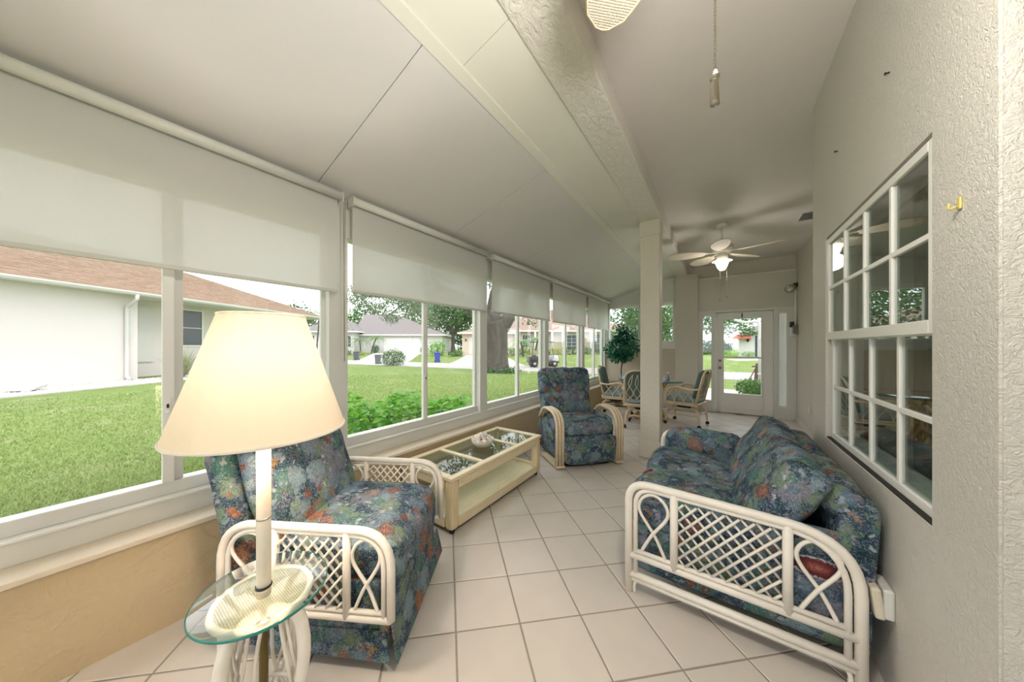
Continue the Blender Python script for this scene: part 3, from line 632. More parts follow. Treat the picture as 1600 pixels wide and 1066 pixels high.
T([(.132*math.cos(k*PI/24),.132*math.sin(k*PI/24),.541) for k in range(48)], .011, 8, True).build('rim', MT['rattan'], t)
for k in range(4):
    a = k*PI/2+.52; ca, sa = math.cos(a), math.sin(a)
    T(smooth([(.10*ca,.10*sa,.53),(.135*ca,.135*sa,.47),(.145*ca,.145*sa,.36),(.12*ca,.12*sa,.2),(.145*ca,.145*sa,.08),(.17*ca,.17*sa,.012)],5), .0195, 10).build('leg', MT['rattan'], t)
    for j, (b0, b1, r0) in enumerate(((.35,-.5,.10),(-.35,.55,.10),(.75,.1,.09),(-.15,.75,.11))):
        p = [(.085*math.cos(a+b0),.085*math.sin(a+b0),.53),(r0*math.cos(a+b0*.7),r0*math.sin(a+b0*.7),.40),(r0*math.cos(a+(b0+b1)/2),r0*math.sin(a+(b0+b1)/2),.24),(.135*math.cos(a+b1),.135*math.sin(a+b1),.06)]
        T(smooth(p,5), .0058, 7).build('cane_strand', MT['rattan'], t)
T([(.135*math.cos(k*PI/20),.135*math.sin(k*PI/20),.06) for k in range(40)], .009, 8, True).build('foot_ring', MT['rattan'], t)
T([(.08*math.cos(k*PI/16),.08*math.sin(k*PI/16),.2) for k in range(32)], .006, 6, True).build('inner_ring', MT['rattan'], t)
# ------------------------------------------------------------------ dining set
def dining_chair(label, loc, rz):
    t = thing('dining_chair', label, 'chair', loc, rz, 'rattan dining chairs'); R_ = MT['rattan2']
    w2 = .26
    T(fillet([(.24,-w2,.40),(.24,w2,.40),(-.24,w2*.9,.40),(-.24,-w2*.9,.40)], .06, 4, True), .017, 8, True).build('seat_frame', R_, t)
    B(-.22,.23,-w2+.02,w2-.02,.385,.40).build('seat_board', R_, t); B(-.235,.245,-w2-.012,w2+.012,.36,.385).build('seat_skirt', R_, t, bevel=.01)
    MB().pad(.02,0,.45,.48,.48,.10,.045,.02,n=8).build('seat_cushion', MT['cush2'], t)
    bk = T(fillet([(-.20,-w2*.93,.38),(-.33,-w2*.93,.97),(-.33,w2*.93,.97),(-.20,w2*.93,.38)], .2, 8), .016, 8).build('back_frame', R_, t)
    T([(-.205,-w2*.9,.43),(-.205,w2*.9,.43)], .012, 8).build('back_rail', R_, bk)
    for y in (-.16,-.055,.055,.16):
        for s in (-1,1): T(smooth([(-.215,y-s*.07,.44),(-.25,y+s*.05,.58),(-.285,y-s*.02,.74),(-.31,y*.7,.90)],4), .007, 6).build('back_cane', R_, bk)
    MB().at((-.225,0,.70),(0,-.21,0)).pad(0,0,0,.075,.42,.50,.035,.02,n=10).build('back_cushion', MT['cush'], t)
    for s in (-1,1):
        y = s*(w2+.012)
        a = T(smooth([(-.27,y*.95,.655),(-.12,y*1.06,.64),(.06,y*1.08,.675),(.19,y*1.05,.62),(.245,y,.5),(.245,y,.375)],5), .016, 8).build('armrest', R_, t)
        for k in range(3):
            x0 = -.18+k*.14
            T(smooth([(x0,y,.385),(x0+.012,y,.47),(x0+.07,y*1.04,.555),(x0+.13,y*1.06,.64)],4), .007, 6).build('arch_cane', R_, a); T(smooth([(x0+.14,y,.385),(x0+.128,y,.47),(x0+.07,y*1.04,.555),(x0+.01,y*1.06,.645)],4), .007, 6).build('arch_cane', R_, a)
    B(-.12,.12,-.12,.12,.30,.36).build('swivel', MT['black'], t, bevel=.01)
    for x in (-1,1):
        for y in (-1,1):
            l = T(smooth([(x*.05,y*.05,.31),(x*.17,y*.16,.31),(x*.235,y*.21,.25),(x*.25,y*.23,.14),(x*.255,y*.235,.07)],4), .018, 8).build('leg', R_, t)
            MB().at((x*.258,y*.237,.03),(PI/2,0,0)).lathe([(.008,-.018),(.028,-.016),(.03,0),(.028,.016),(.008,.018)],12).build('caster', MT['black'], l)
    for x in (-1,1): T([(x*.24,-.215,.22),(x*.24,.215,.22)], .011, 6).build('stretcher', R_, t)
    for y in (-1,1): T([(-.24,y*.215,.19),(.24,y*.215,.19)], .011, 6).build('stretcher', R_, t)
    return t
dining_chair('rattan caster chair with sage cushions nearest the window row', (-1.63,6.30,0), math.radians(8))
dining_chair('rattan caster chair seen from behind, partly hidden by the column', (-1.06,5.72,0), math.radians(95))
dining_chair('rattan caster chair with sage cushions beside the entry door', (-.47,6.36,0), math.radians(168))
t = thing('dining_table', 'round glass-topped dining table on a bundled rattan pedestal', 'table', (-1.06,6.5,0))
MB().lathe([(.0,.725),(.575,.725),(.58,.729),(.58,.735),(.575,.739),(.0,.739)],64,cap=False).build('glass_top', MT['tglass'], t)
MB().lathe([(.579,.725),(.5825,.729),(.5825,.735),(.579,.739)],64,cap=False).build('glass_edge', MT['gedge'], t)
hon = M('honey_rattan', c8(206,172,104), .4, var=.12, vscale=20)
for k in range(12):
    a = k*PI/6; T(smooth([(.30*math.cos(a),.30*math.sin(a),.715),(.20*math.cos(a+.2),.20*math.sin(a+.2),.56),(.13*math.cos(a+.5),.13*math.sin(a+.5),.36),(.20*math.cos(a+.8),.20*math.sin(a+.8),.14),(.29*math.cos(a+1),.29*math.sin(a+1),.02)],4), .02, 8).build('pole', hon, t)
for rr_, z in ((.30,.705),(.145,.37),(.29,.025)): T([(rr_*math.cos(k*PI/16),rr_*math.sin(k*PI/16),z) for k in range(32)], .02, 8, True).build('ring', hon, t)
def ata(px_r, f, z): return W(px_r, f, z)
t = thing('keepsake_box', 'flat teal patterned box on the glass dining table by the ficus', 'box', (-1.36,6.32,.7392), .5); B(-.15,.15,-.11,.11,0,.055).build('box_body', weave('teal_braid', c8(60,96,96), c8(214,222,218), 160), t, bevel=.006); B(-.155,.155,-.115,.115,.055,.075).build('lid', MT['cush2'], t, bevel=.006)
t = thing('shaker', 'small glass shaker with metal cap on the dining table', 'shaker', (-.80,6.33,.7392)); MB().lathe([(.022,0),(.026,.01),(.02,.06),(.016,.075)],14).build('shaker_body', M('shaker_salt', c8(190,196,204), .2), t); MB().lathe([(.018,.075),(.019,.088),(.008,.1)],14).build('cap', MT['metal'], t)
t = thing('shaker', 'taller blue grey glass bottle on the dining table by the shaker', 'bottle', (-.76,6.42,.7392)); MB().lathe([(.026,0),(.03,.015),(.028,.07),(.012,.10),(.011,.13)],14).build('bottle_body', M('bottle_blue', c8(110,122,146), .15), t); MB().lathe([(.013,.13),(.013,.15)],12).build('cap', MT['white2'], t)
# ------------------------------------------------------------------ ficus
t = thing('ficus', 'potted ficus standard with a round glossy dark crown in the window corner', 'plant', (-1.80,7.40,0))
MB().lathe([(.12,0),(.15,.02),(.18,.26),(.19,.28),(.17,.28),(.16,.24),(.0,.24)],24,cap=False).build('pot', M('wicker_pot', c8(150,120,84), .7, var=.2), t)
T(smooth([(0,0,.2),(.02,.01,.5),(-.015,0,.8),(.01,.01,1.05),(.0,0,1.4)],5), .014, 8).build('trunk', M('ficus_bark', c8(92,74,56), .8, var=.2), t)
for k in range(9):
    a = k*2.4; T(smooth([(0,0,1.02+.03*k),(.12*math.cos(a),.12*math.sin(a),1.14+.03*k),(.22*math.cos(a+.3),.22*math.sin(a+.3),1.22+.035*k)],4), .005, 5).build('branch', M('ficus_twig', c8(84,70,50), .8) if k == 0 else bpy.data.materials['ficus_twig'], t)
leafcloud('leaves', [(0,0,1.30,.36,.34,.27),(-.04,0,1.14,.27,.26,.15),(.06,0,1.55,.24,.23,.18),(.0,.02,1.74,.13,.12,.14)], 2000, .075, leafmat('ficus_leaf', c8(22,88,64), c8(72,158,116), .3, .2), t, .45, .5)
# ------------------------------------------------------------------ ceiling fans
def fan(label, loc, rz, drop=.30):
    t = thing('ceiling_fan', label, 'ceiling fan', loc, rz); wm = MT['white2']
    MB().lathe([(.035,-.055),(.06,-.045),(.068,0)],20).build('canopy', wm, t); T([(0,0,-.03),(0,0,-drop)], .012, 10).build('downrod', wm, t)
    mt = MB().lathe([(.05,-drop-.16),(.11,-drop-.14),(.125,-drop-.10),(.12,-drop-.05),(.08,-drop-.02),(.03,-drop)],28).build('motor', wm, t)
    for k in range(20):
        a = k*PI/10; MB().at((.124*math.cos(a),.124*math.sin(a),-drop-.085),(0,0,a)).box(-.003,.004,-.008,.008,-.02,.02).build('motor_vent', MT['rattan2'], mt)
    zb = -drop-.155; pw = weave('palm_weave', c8(238,230,212), c8(196,182,156), 210)
    for k in range(5):
        a = k*2*PI/5; R_ = Euler((0,0,a)).to_matrix().to_4x4(); tilt = Euler((.2,0,0)).to_matrix().to_4x4()
        out = [(.20,.04),(.30,.075),(.42,.10),(.54,.098),(.62,.07),(.66,.025),(.665,0)]
        poly = out+[(x,-y) for x,y in out[::-1][1:]]
        m = MB(); m.M = R_ @ Matrix.Translation((0,0,zb)) @ tilt; m.prism(poly,-.004,.004)
        b = m.build('blade', pw, t)
        rim = MB(); rim.M = m.M; rim.tube([(x,y,0) for x,y in poly], .006, 6, True); rim.build('blade_rim', MT['rattan2'], b)
        ir = MB(); ir.M = R_ @ Matrix.Translation((0,0,zb)) @ tilt; ir.box(.06,.27,-.014,.014,.004,.012); ir.lathe([(.0,.005),(.045,.006),(.04,.014),(.0,.016)],14,.24,0,cap=False); ir.build('blade_iron', wm, b)
    zl = zb-.03
    MB().lathe([(.03,zl-.07),(.06,zl-.06),(.07,zl-.02),(.05,zl+.03)],20).build('switch_housing', wm, t)
    MB().lathe([(.118,zl-.085),(.095,zl-.072),(.05,zl-.062),(.03,zl-.06)],28,cap=False).build('light_rim', emit('lit_glass_rim', (1,.86,.62), 1.1), t)
    MB().lathe([(.0,zl-.215),(.03,zl-.21),(.055,zl-.17),(.075,zl-.11),(.082,zl-.086)],24,cap=False).build('glass_globe', emit('lit_globe', (1,.86,.62), 3.2), t)
    return t, zl
def pull(t, x, y, z0, z1, heavy=False):
    T([(x,y,z0),(x,y,z1)], .0012, 5).build('pull_chain', MT['metal'], t)
    m = MB(); n_ = int((z0-z1)/.0062); n_ = min(n_, 110)
    for q in range(n_): m.lathe([(.0006,z1+q*.0062),(.0023,z1+.002+q*.0062),(.0006,z1+.0045+q*.0062)],6,x,y,cap=False)
    m.build('chain_beads', MT['metal'], t, 'stuff')
    if heavy: MB().lathe([(.0072,z1-.056),(.0078,z1-.054),(.0055,z1-.018),(.0055,z1-.014),(.0075,z1-.0125),(.0075,z1-.008),(.0055,z1-.006),(.005,z1-.001),(.002,z1)],16,x,y).build('pull_weight', MT['metal'], t)
    else: MB().lathe([(.004,z1-.03),(.006,z1-.02),(.003,z1)],10,x,y).build('pull_weight', MT['brass'], t)
def flight(t, z, P):
    L = bpy.data.lights.new('fan_and_fill_light', 'POINT'); L.energy = P; L.color = (1,.96,.92); L.shadow_soft_size = .10  # lights the far globe; at the near fan it is added fill
    o = bpy.data.objects.new('fan_and_fill_light', L); COL.objects.link(o); o.parent = t; o.location = (0,0,z)
t, zl = fan('white ceiling fan with palm blades and a lit globe near the door', (.03,5.30,3.07), math.radians(52), .25)
pull(t,-.10,-.05,zl-.05,zl-.62); pull(t,-.03,-.09,zl-.06,zl-.58); flight(t, zl-.27, FAN_FAR)
t, zl = fan('white ceiling fan overhead with one blade tip and pull chain in view', (.02,.68,3.07), math.radians(126))
pull(t, -.018, .045, zl-.05, 1.835-3.07, True); flight(t, zl-.27, FAN_NEAR_FILL)  # lamp at this fan is added fill to brighten the right side
# ------------------------------------------------------------------ small wall and ceiling fixtures
t = thing('ceiling_vent', 'small white slotted vent in the ceiling by the far wall', 'vent', (.985,5.62,3.07))
B(-.15,.15,-.17,.17,-.012,0).build('vent_frame', MT['white'], t, bevel=.003); B(-.13,.13,-.15,.15,-.0125,-.0119).build('vent_back', MT['dark'], t)
for k in range(8): MB().at((0,-.13+k*.037,-.014),(.6,0,0)).box(-.13,.13,-.014,.014,-.001,.001).build('vent_slat', MT['white'], t)
t = thing('flood_light', 'round bulb flood light on a black bracket high beside the door', 'light', (1.05,7.72,2.45))
B(.03,.09,-.03,.03,.0,.07).build('bracket', MT['black'], t, bevel=.006); T([(.05,0,.03),(-.01,-.02,.0)], .014, 8).build('neck', MT['black'], t)
MB().at((-.02,-.03,-.01),(2.3,0,.5)).lathe([(.03,-.05),(.075,.0),(.082,.03),(.06,.045),(.0,.05)],20).build('reflector', MT['metal'], t); MB().at((-.02,-.04,-.03),(2.3,0,.5)).lathe([(.0,.02),(.05,.02),(.045,.035),(.0,.045)],16).build('lens', M('lamp_glass', c8(220,224,220), .1), t)
t = thing('conduit', 'white conduit running down from the flood light to the switch boxes', 'conduit', (1.115,7.74,0)); T([(0,0,1.75),(0,0,2.46)], .016, 10).build('pipe', MT['white2'], t)
t = thing('switch_box', 'small black topped timer box beside the door', 'switch', (1.105,7.79,1.72)); B(-.06,.0,-.04,.055,.0,.10).build('cover', MT['black'], t, bevel=.006); B(-.055,.03,-.03,.055,-.17,-.0).build('outlet_cover', MT['white2'], t, bevel=.006)
t = thing('switch_box', 'grey metal junction box under the white conduit', 'switch', (1.11,7.70,1.60)); B(-.035,.03,-.05,.05,0,.15).build('box_body', M('grey_box', c8(120,116,106), .5), t, bevel=.006)
t = thing('outlet_cover', 'beige outdoor outlet cover on the plaster wall behind the loveseat', 'outlet', (.54,1.905,.315)); B(-.03,0,-.06,.06,0,.115).build('back_plate', MT['white'], t, bevel=.008); MB().at((-.03,0,.06),(0,-.12,0)).box(-.03,0,-.065,.065,-.065,.055).build('flap', panelpaint('outlet_beige', c8(222,212,192)), t, bevel=.01)
t = thing('wall_hook', 'small yellow hook stuck on the plaster beside the gridded window', 'hook', (.54,1.456,1.767)); B(-.006,0,-.008,.008,-.016,.018).build('plate', M('hook_yellow', c8(206,190,110), .4), t, bevel=.003); T(smooth([(-.006,0,-.006),(-.02,0,-.012),(-.02,0,.004)],4), .003, 6).build('prong', bpy.data.materials['hook_yellow'], t)
for k, (y, z, lb) in enumerate(((1.90,2.451,'dark nail high on the plaster wall near the ceiling'),(2.557,2.478,'dark nail high above the far end of the gridded window'))):
    tag(MB().at((.54,y,z),(0,-PI/2,0)).lathe([(.003,0),(.003,.01),(.006,.01),(.006,.013)],8).build('nail', MT['dark']), lb, 'nail')
tag(B(1.125,1.14,6.75,6.81,.32,.42).build('outlet_plate', MT['white2'], bevel=.003), 'white outlet plate low on the wall beside the door', 'outlet')
# ------------------------------------------------------------------ outside: ground, street
def uu(r, f): return (r-1.2)*.463+(f-19.5)*.886
def lerp(x, a, b, p, q): t = max(0, min(1, (x-a)/(b-a))); t = t*t*(3-2*t); return p+(q-p)*t
def gz(r, f):
    u = uu(r, f)
    return lerp(u, -10, -.3, .10, -.2) if u < 2 else lerp(u, 5.3, 14, -.2, .35)
def plan(x, y): return (math.cos(YAW)*x+math.sin(YAW)*y, -math.sin(YAW)*x+math.cos(YAW)*y)
def G(r, f, dz=0): return W(r, f, gz(r, f)+dz)
def lawnmat():
    m = bpy.data.materials.new('lawn'); m.use_nodes = True; nt = m.node_tree; p = nt.nodes['Principled BSDF']; p.inputs['Roughness'].default_value = .9; p.inputs['Specular IOR Level'].default_value = .1
    co = node(nt, 'TexCoord').outputs['Object']
    a = node(nt, 'TexNoise', {'Vector': co, 'Scale': .9, 'Detail': 6.0, 'Roughness': .7}).outputs[0]; b = node(nt, 'TexNoise', {'Vector': co, 'Scale': 38.0, 'Detail': 3.0}).outputs[0]
    c = ramp(nt, a, [(.36, c8(142,156,98)), (.5, c8(128,148,82)), (.62, c8(164,166,126))])
    nt.links.new(mixc(nt, mth(nt, 'MULTIPLY', b, .55), c, c8(84,116,48)), p.inputs['Base Color'])
    bm = node(nt, 'Bump', {'Height': b, 'Strength': .7, 'Distance': .05}); nt.links.new(bm.outputs[0], p.inputs['Normal']); return m
LAWN = lawnmat()
xs = sorted(set([-130,-100,-80]+list(range(-70,-14,4))+list(np.arange(-14,-2.5,.8))+[-2.42,4.0]+list(range(5,40,3))+[50,80]))
ys_ = sorted(set([-60,-30,-12,-6,-2.45,8.0]+list(np.arange(-2,8,1.0))+list(np.arange(8.8,30,1.2))+list(range(30,80,4))+[100,140]))
m = MB(); nx, ny = len(xs), len(ys_)
vs = [(x,y,gz(*plan(x,y))) for y in ys_ for x in xs]
fs = [(j*nx+i,j*nx+i+1,(j+1)*nx+i+1,(j+1)*nx+i) for j in range(ny-1) for i in range(nx-1) if not (xs[i] >= -2.43 and xs[i+1] <= 4.01 and ys_[j] >= -2.46 and ys_[j+1] <= 8.01)]
m.add(vs, fs, True); tag(m.build('lawn', LAWN), 'green front lawn running down to the street', None, None, 'structure')
n = 130000; d_ = 1.2+RNG.random(n)**1.7*11; ang = RNG.random(n)*2.2-.35     # blades thin out with distance
gx = -2.55-d_*np.cos(ang-.5)*.9; gy = d_*np.sin(ang-.45)*1.3+.6; ok = (gx < -2.5) & (gx > -13); gx, gy, d_ = gx[ok], gy[ok], d_[ok]; n = len(gx)
hz = (.025+.035*RNG.random(n)); wd = .004+.0012*d_; a = RNG.random(n)*6.28; ln = RNG.normal(size=(n,2))*.022
z0 = np.array([gz(*plan(x,y)) for x,y in zip(gx,gy)])-.004
V = np.stack([np.stack([gx-np.cos(a)*wd,gy-np.sin(a)*wd,z0],1), np.stack([gx+np.cos(a)*wd,gy+np.sin(a)*wd,z0],1), np.stack([gx+ln[:,0],gy+ln[:,1],z0+hz],1)],1).reshape(-1,3)
tag(npmesh('grass', V, np.arange(n*3).reshape(-1,3), leafmat('grass_blade', c8(108,142,62), c8(180,188,128), .8, .25, 70)), 'short lawn grass outside the window row', 'grass', None, 'stuff')
def strip(name, label, edgeA, edgeB, mat, n=12, dz=.015):
    m = MB(); vs = []
    for k in range(n+1):
        t = k/n
        for q in (edgeA, edgeB):
            r = q[0][0]+(q[1][0]-q[0][0])*t; f = q[0][1]+(q[1][1]-q[0][1])*t; vs.append(tuple(G(r,f,dz)))
    L_ = len(vs); vs += [(x,y,z-.35) for x,y,z in vs]; m.add(vs, [(2*k,2*k+1,2*k+3,2*k+2) for k in range(n)]+[f for k in range(n) for f in ((2*k,2*k+2,L_+2*k+2,L_+2*k),(2*k+1,L_+2*k+1,L_+2*k+3,2*k+3))]+[(0,L_,L_+1,1),(2*n,2*n+1,L_+2*n+1,L_+2*n)]); return tag(m.build(name, mat), label, None, None, 'structure')
tx, ty = .886, -.463
def SL(s, u): return (1.2+tx*s+.463*u, 19.5+ty*s+.886*u)
strip('street', 'pale grey residential street beyond the lawn', (SL(-60,0),SL(50,0)), (SL(-60,5),SL(50,5)), M('asphalt', c8(176,170,168), .9, var=.05, vscale=2), 60, .02)
CON = M('concrete', c8(192,186,180), .9, var=.05, vscale=3)
strip('driveway', 'white concrete driveway of the white house', ((-17.3,45.8),SL(-21,5)), ((-10.2,45.8),SL(-13.5,5)), CON, 14, .04)
strip('driveway', 'pinkish paver driveway of the beige house', ((-3.1,35.8),SL(-8.4,5)), ((.8,35.8),SL(-1,5)), M('pink_paver', c8(214,190,178), .9, var=.05, vscale=4), 14, .04)
strip('footpath', 'concrete pad outside the entry door', plan and (plan(-1.1,8.02),plan(-1.1,12.4)), (plan(.75,8.02),plan(.75,12.4)), CON, 3, .012)
# ------------------------------------------------------------------ houses
HW = M('house_white', c8(212,210,208), .8, var=.02); HB = M('house_beige', c8(202,188,172), .8, var=.03); HP = M('house_pale', c8(218,210,208), .8, var=.02)
RG = M('roof_grey', c8(126,118,118), .9, var=.12, vscale=3); RT = M('roof_tan', c8(148,124,112), .9, var=.12, vscale=3); RB = M('roof_brown', c8(150,124,104), .9, var=.16, vscale=5); RR = M('roof_red', c8(186,104,82), .8, var=.12)
def hipbox(root, x0, x1, y0, y1, z, h, o, wm, rm, ra=None, rb=None, zb=-.6):
    B(x0,x1,y0,y1,zb,z).build('wall', wm, root)
    a, b, c, d = x0-o, x1+o, y0-o, y1+o; ym = (c+d)/2; hd = (d-c)/2
    ra = a+hd if ra is None else ra; rb = b-hd if rb is None else rb
    if ra > rb: ra = rb = (ra+rb)/2
    m = MB(); m.add([(a,c,z),(b,c,z),(b,d,z),(a,d,z),(ra,ym,z+h),(rb,ym,z+h)], [(0,1,5,4),(1,2,5),(2,3,4,5),(3,0,4),(3,2,1,0)])
    m.build('roof', rm, root)
    m = MB(); m.box(a,b,c-.03,c+.02,z-.14,z+.03); m.box(a-.03,a+.02,c,d,z-.14,z+.03); m.box(b-.02,b+.03,c,d,z-.14,z+.03); m.build('fascia', MT['white2'], root)
DG = M('window_dark', c8(70,78,86), .15, var=.15); 
def hwin(root, x0, x1, z0, z1, y, gx=2, gz_=3, arch=False):
    f = MB(); e = .06
    f.box(x0-e,x0,y-.06,y+.02,z0-e,z1+e); f.box(x1,x1+e,y-.06,y+.02,z0-e,z1+e); f.box(x0,x1,y-.06,y+.02,z0-e,z0)
    if not arch: f.box(x0,x1,y-.06,y+.02,z1,z1+e)
    w_ = f.build('window', MT['white2'], root)
    B(x0,x1,y-.02,y+.02,z0,z1).build('pane', DG, w_)
    if arch:
        xm, R_ = (x0+x1)/2, (x1-x0)/2; m = MB(); pts = [(xm+R_*math.cos(k*PI/10), z1+R_*.5*math.sin(k*PI/10)) for k in range(11)]
        m.add([(x,y-.02,z) for x,z in pts]+[(x,y+.02,z) for x,z in pts], [tuple(range(11)), tuple(range(11,22))[::-1]]+[(k,k+11,k+12,k+1) for k in range(10)]); m.build('arched_pane', DG, w_)
        T([(x,y-.03,z) for x,z in pts], .05, 5).build('arch_trim', MT['white2'], w_)
    for k in range(1,gx): B(x0+(x1-x0)*k/gx-.015,x0+(x1-x0)*k/gx+.015,y-.035,y-.02,z0,z1).build('muntin', MT['white2'], w_)
    for k in range(1,gz_): B(x0,x1,y-.035,y-.02,z0+(z1-z0)*k/gz_-.015,z0+(z1-z0)*k/gz_+.015).build('muntin', MT['white2'], w_)
def gdoor(root, x0, x1, h, y, mat):
    g = B(x0,x1,y-.03,y+.02,-.6,h).build('garage_door', mat, root)
    for k in range(4):
        for j in range(4): B(x0+(x1-x0)*(j+.06)/4,x0+(x1-x0)*(j+.94)/4,y-.055,y-.03,h*(k+.08)/4,h*(k+.92)/4).build('door_panel', mat, g, bevel=.02)
def house(label, r, f, z, rot=0): return thing('house', label, 'house', W(r,f,z), YAW+rot)
# white house across the street
h = house('white house across the street with a wide garage door', -20.3, 46, .40)
hipbox(h, 0, 12.6, 0, 12, 2.70, 3.7, .6, HW, RG, -1.5, 3.6)
hipbox(h, -8, .3, -2.0, 8, 3.1, 2.4, .6, HW, RG)
gdoor(h, 3.9, 9.2, 2.25, 0, MT['white2']); hwin(h, -1.05, -.15, .9, 2.3, -2.0, 2, 3, True); hwin(h, -6.8, -5.4, .9, 2.5, -2.0, 2, 3)
# beige house across the street
h = house('beige house across the street behind the oak trunk, with gridded front windows', -3.65, 36, .33)
hipbox(h, 0, 6.0, 0, 8, 2.62, 1.2, .5, HB, RT)
hipbox(h, 4.6, 21, 4, 15, 3.05, 3.4, .7, HB, RT)
gdoor(h, .75, 3.6, 2.15, 0, M('garage_tan', c8(206,200,194), .6))
for x0,x1,z0,z1 in ((7.5,8.5,.1,2.5),(9.6,10.6,.6,2.5),(13.3,15.2,.6,2.5),(16.9,17.9,.2,2.6),(18.7,20.0,.3,2.6)): hwin(h, x0, x1, z0, z1, 4, 3, 4)
for x in (9.05, 11.2, 12.6, 16.2, 18.3): B(x-.13,x+.13,3.2,3.5,-.6,3.0).build('porch_column', HW, h, bevel=.02)
MB().at((.45,-.06,1.75)).lathe([(.03,-.14),(.07,-.1),(.09,.08),(.03,.14)],8).build('wall_lantern', MT['black'], h)
# next-door house on the left
h = thing('house', 'pale neighbouring house close by with brown shingle roof and white gutter', 'house', W(-15.0,0,.10), math.radians(90+36.5-7.4))
B(-3,11.7,0,9,-.4,3.2).build('wall', HP, h); B(11.7,21.2,1.25,9,-.4,3.2).build('wall', HP, h); B(-3,22,-.46,1.3,3.17,3.22).build('soffit', HW, h)
e, zr, yr, xe = -.52, 2.75, 6.0, 21.9
m = MB(); m.add([(-3.5,e,3.24),(xe,e,3.24),(xe,12.5,3.24),(-3.5,12.5,3.24),(-3.5,yr,3.24+zr),(xe-6.2,yr,3.24+zr)], [(0,1,5,4),(1,2,5),(2,3,4,5),(3,0,4),(3,2,1,0)]); m.build('roof', RB, h)
sl = math.atan2(zr, yr-e); R_ = Matrix.Translation((0,e,3.245)) @ Euler((sl,0,0)).to_matrix().to_4x4(); Ls = math.hypot(zr, yr-e)
m = MB(); m.M = R_; rr_ = random.Random(3)
for k in range(44):
    s0 = k*.16-.03; x = -3.4+rr_.random()*.3; xm = xe-6.2*(s0/Ls)-.15
    while x < xm:
        w_ = min(.24+.1*rr_.random(), xm-x); t0 = .012+.012*rr_.random()
        m.add([(x,s0,.006),(x+w_-.008,s0,.006),(x+w_-.008,s0,.006+t0),(x,s0,.006+t0),(x,s0+.2,.004),(x+w_-.008,s0+.2,.004)], [(0,1,2,3),(3,2,5,4),(0,3,4),(1,5,2)]); x += w_
m.build('shingles', RB, h, 'stuff')
HWT = panelpaint('gutter_white', c8(206,205,203))
g = MB(); g.add([(x,y,z) for x in (-3.5,xe) for y,z in ((e-.02,3.13),(e-.09,3.14),(e-.13,3.2),(e-.13,3.25),(e+.0,3.25))], [(0,1,2,3,4),(9,8,7,6,5)]+[(k,5+k,5+(k+1)%5,(k+1)%5) for k in range(5)]); g.build('gutter', HWT, h)
dsp = T(fillet([(11.3,e-.07,3.15),(11.3,e-.07,2.98),(11.35,-.07,2.72),(11.35,-.07,.14),(11.35,-.22,.05)],.06,4), .06, 8).build('downspout', HWT, h)
B(11.72,13.0,1.15,1.25,.62,2.9).build('lower_panel', HW, h)
hwin(h, 13.75, 14.95, 1.32, 2.95, 1.25, 1, 2)
B(11.75,11.85,.45,.6,1.15,1.5).build('meter_box', MT['black'], h); T([(11.8,.4,1.15),(11.8,.4,.0)], .02, 6).build('meter_pipe', HWT, h)
# gravel border and turtle ornament
m = MB(); hm = h.matrix_basis.copy() if False else Matrix.Translation(h.location) @ h.rotation_euler.to_matrix().to_4x4()
gv = [(-3,-2.15),(4,-2.2),(8,-2.15),(11.8,-2.0),(15,-1.6),(15,0.0),(11.75,-.02),(-3,-.02)]
vs = [hm @ Vector((x,y,.012)) for x,y in gv]; vs = [(v.x,v.y,gz(*plan(v.x,v.y))+.03) for v in vs]
q = len(vs); m.add(vs+[(x,y,z-.4) for x,y,z in vs], [tuple(range(q))]+[(k,q+k,q+(k+1)%q,(k+1)%q) for k in range(q)]); tag(m.build('gravel_bed', M('white_gravel', c8(196,190,184), .9, var=.2, vscale=9, bump=(30,.8,.05))), 'white gravel bed along the neighbouring house', None, None, 'structure')
m = MB(); rr_ = random.Random(5)
for k in range(1500):
    x = rr_.uniform(1,14.5); y = rr_.uniform(-2.1,-.05); p = hm @ Vector((x,y,0)); s_ = rr_.uniform(.025,.06)*(1.6 if rr_.random() < .06 else 1)
    z = gz(*plan(p.x,p.y))+.03; a = rr_.random()*6
    m.add([(p.x+s_*math.cos(a+q*PI/2),p.y+s_*math.sin(a+q*PI/2),z-.01) for q in range(4)]+[(p.x+s_*.2,p.y,z+s_*.7)], [(0,1,4),(1,2,4),(2,3,4),(3,0,4)])
tag(m.build('gravel', M('white_stone', c8(206,202,196), .85, var=.15, vscale=2)), 'loose white stones in the gravel bed', 'gravel', None, 'stuff')
tp = W(-13.0,8.45); tz = gz(*plan(tp.x,tp.y))+.02
t = thing('turtle_ornament', 'white turtle ornament lying on the white gravel bed', 'ornament', (tp.x,tp.y,tz), math.radians(60)); t.scale = (.55,.55,.6); tm_ = M('turtle_stone', c8(206,204,202), .8)
MB().lathe([(.48,.06),(.46,.12),(.36,.22),(.2,.29),(.0,.31)],20,cap=False).build('shell', tm_, t)
T(smooth([(.38,0,.12),(.55,0,.2),(.68,0,.27),(.78,0,.26)],4),[.09]*5+[.085]*4+[.1]*2+[.10,.05],10).build('head', tm_, t)
for x,y in ((.36,.36),(.36,-.36),(-.36,.34),(-.36,-.34)): MB().pad(x,y,.06,.26,.18,.12,.05,n=4).build('flipper', tm_, t)
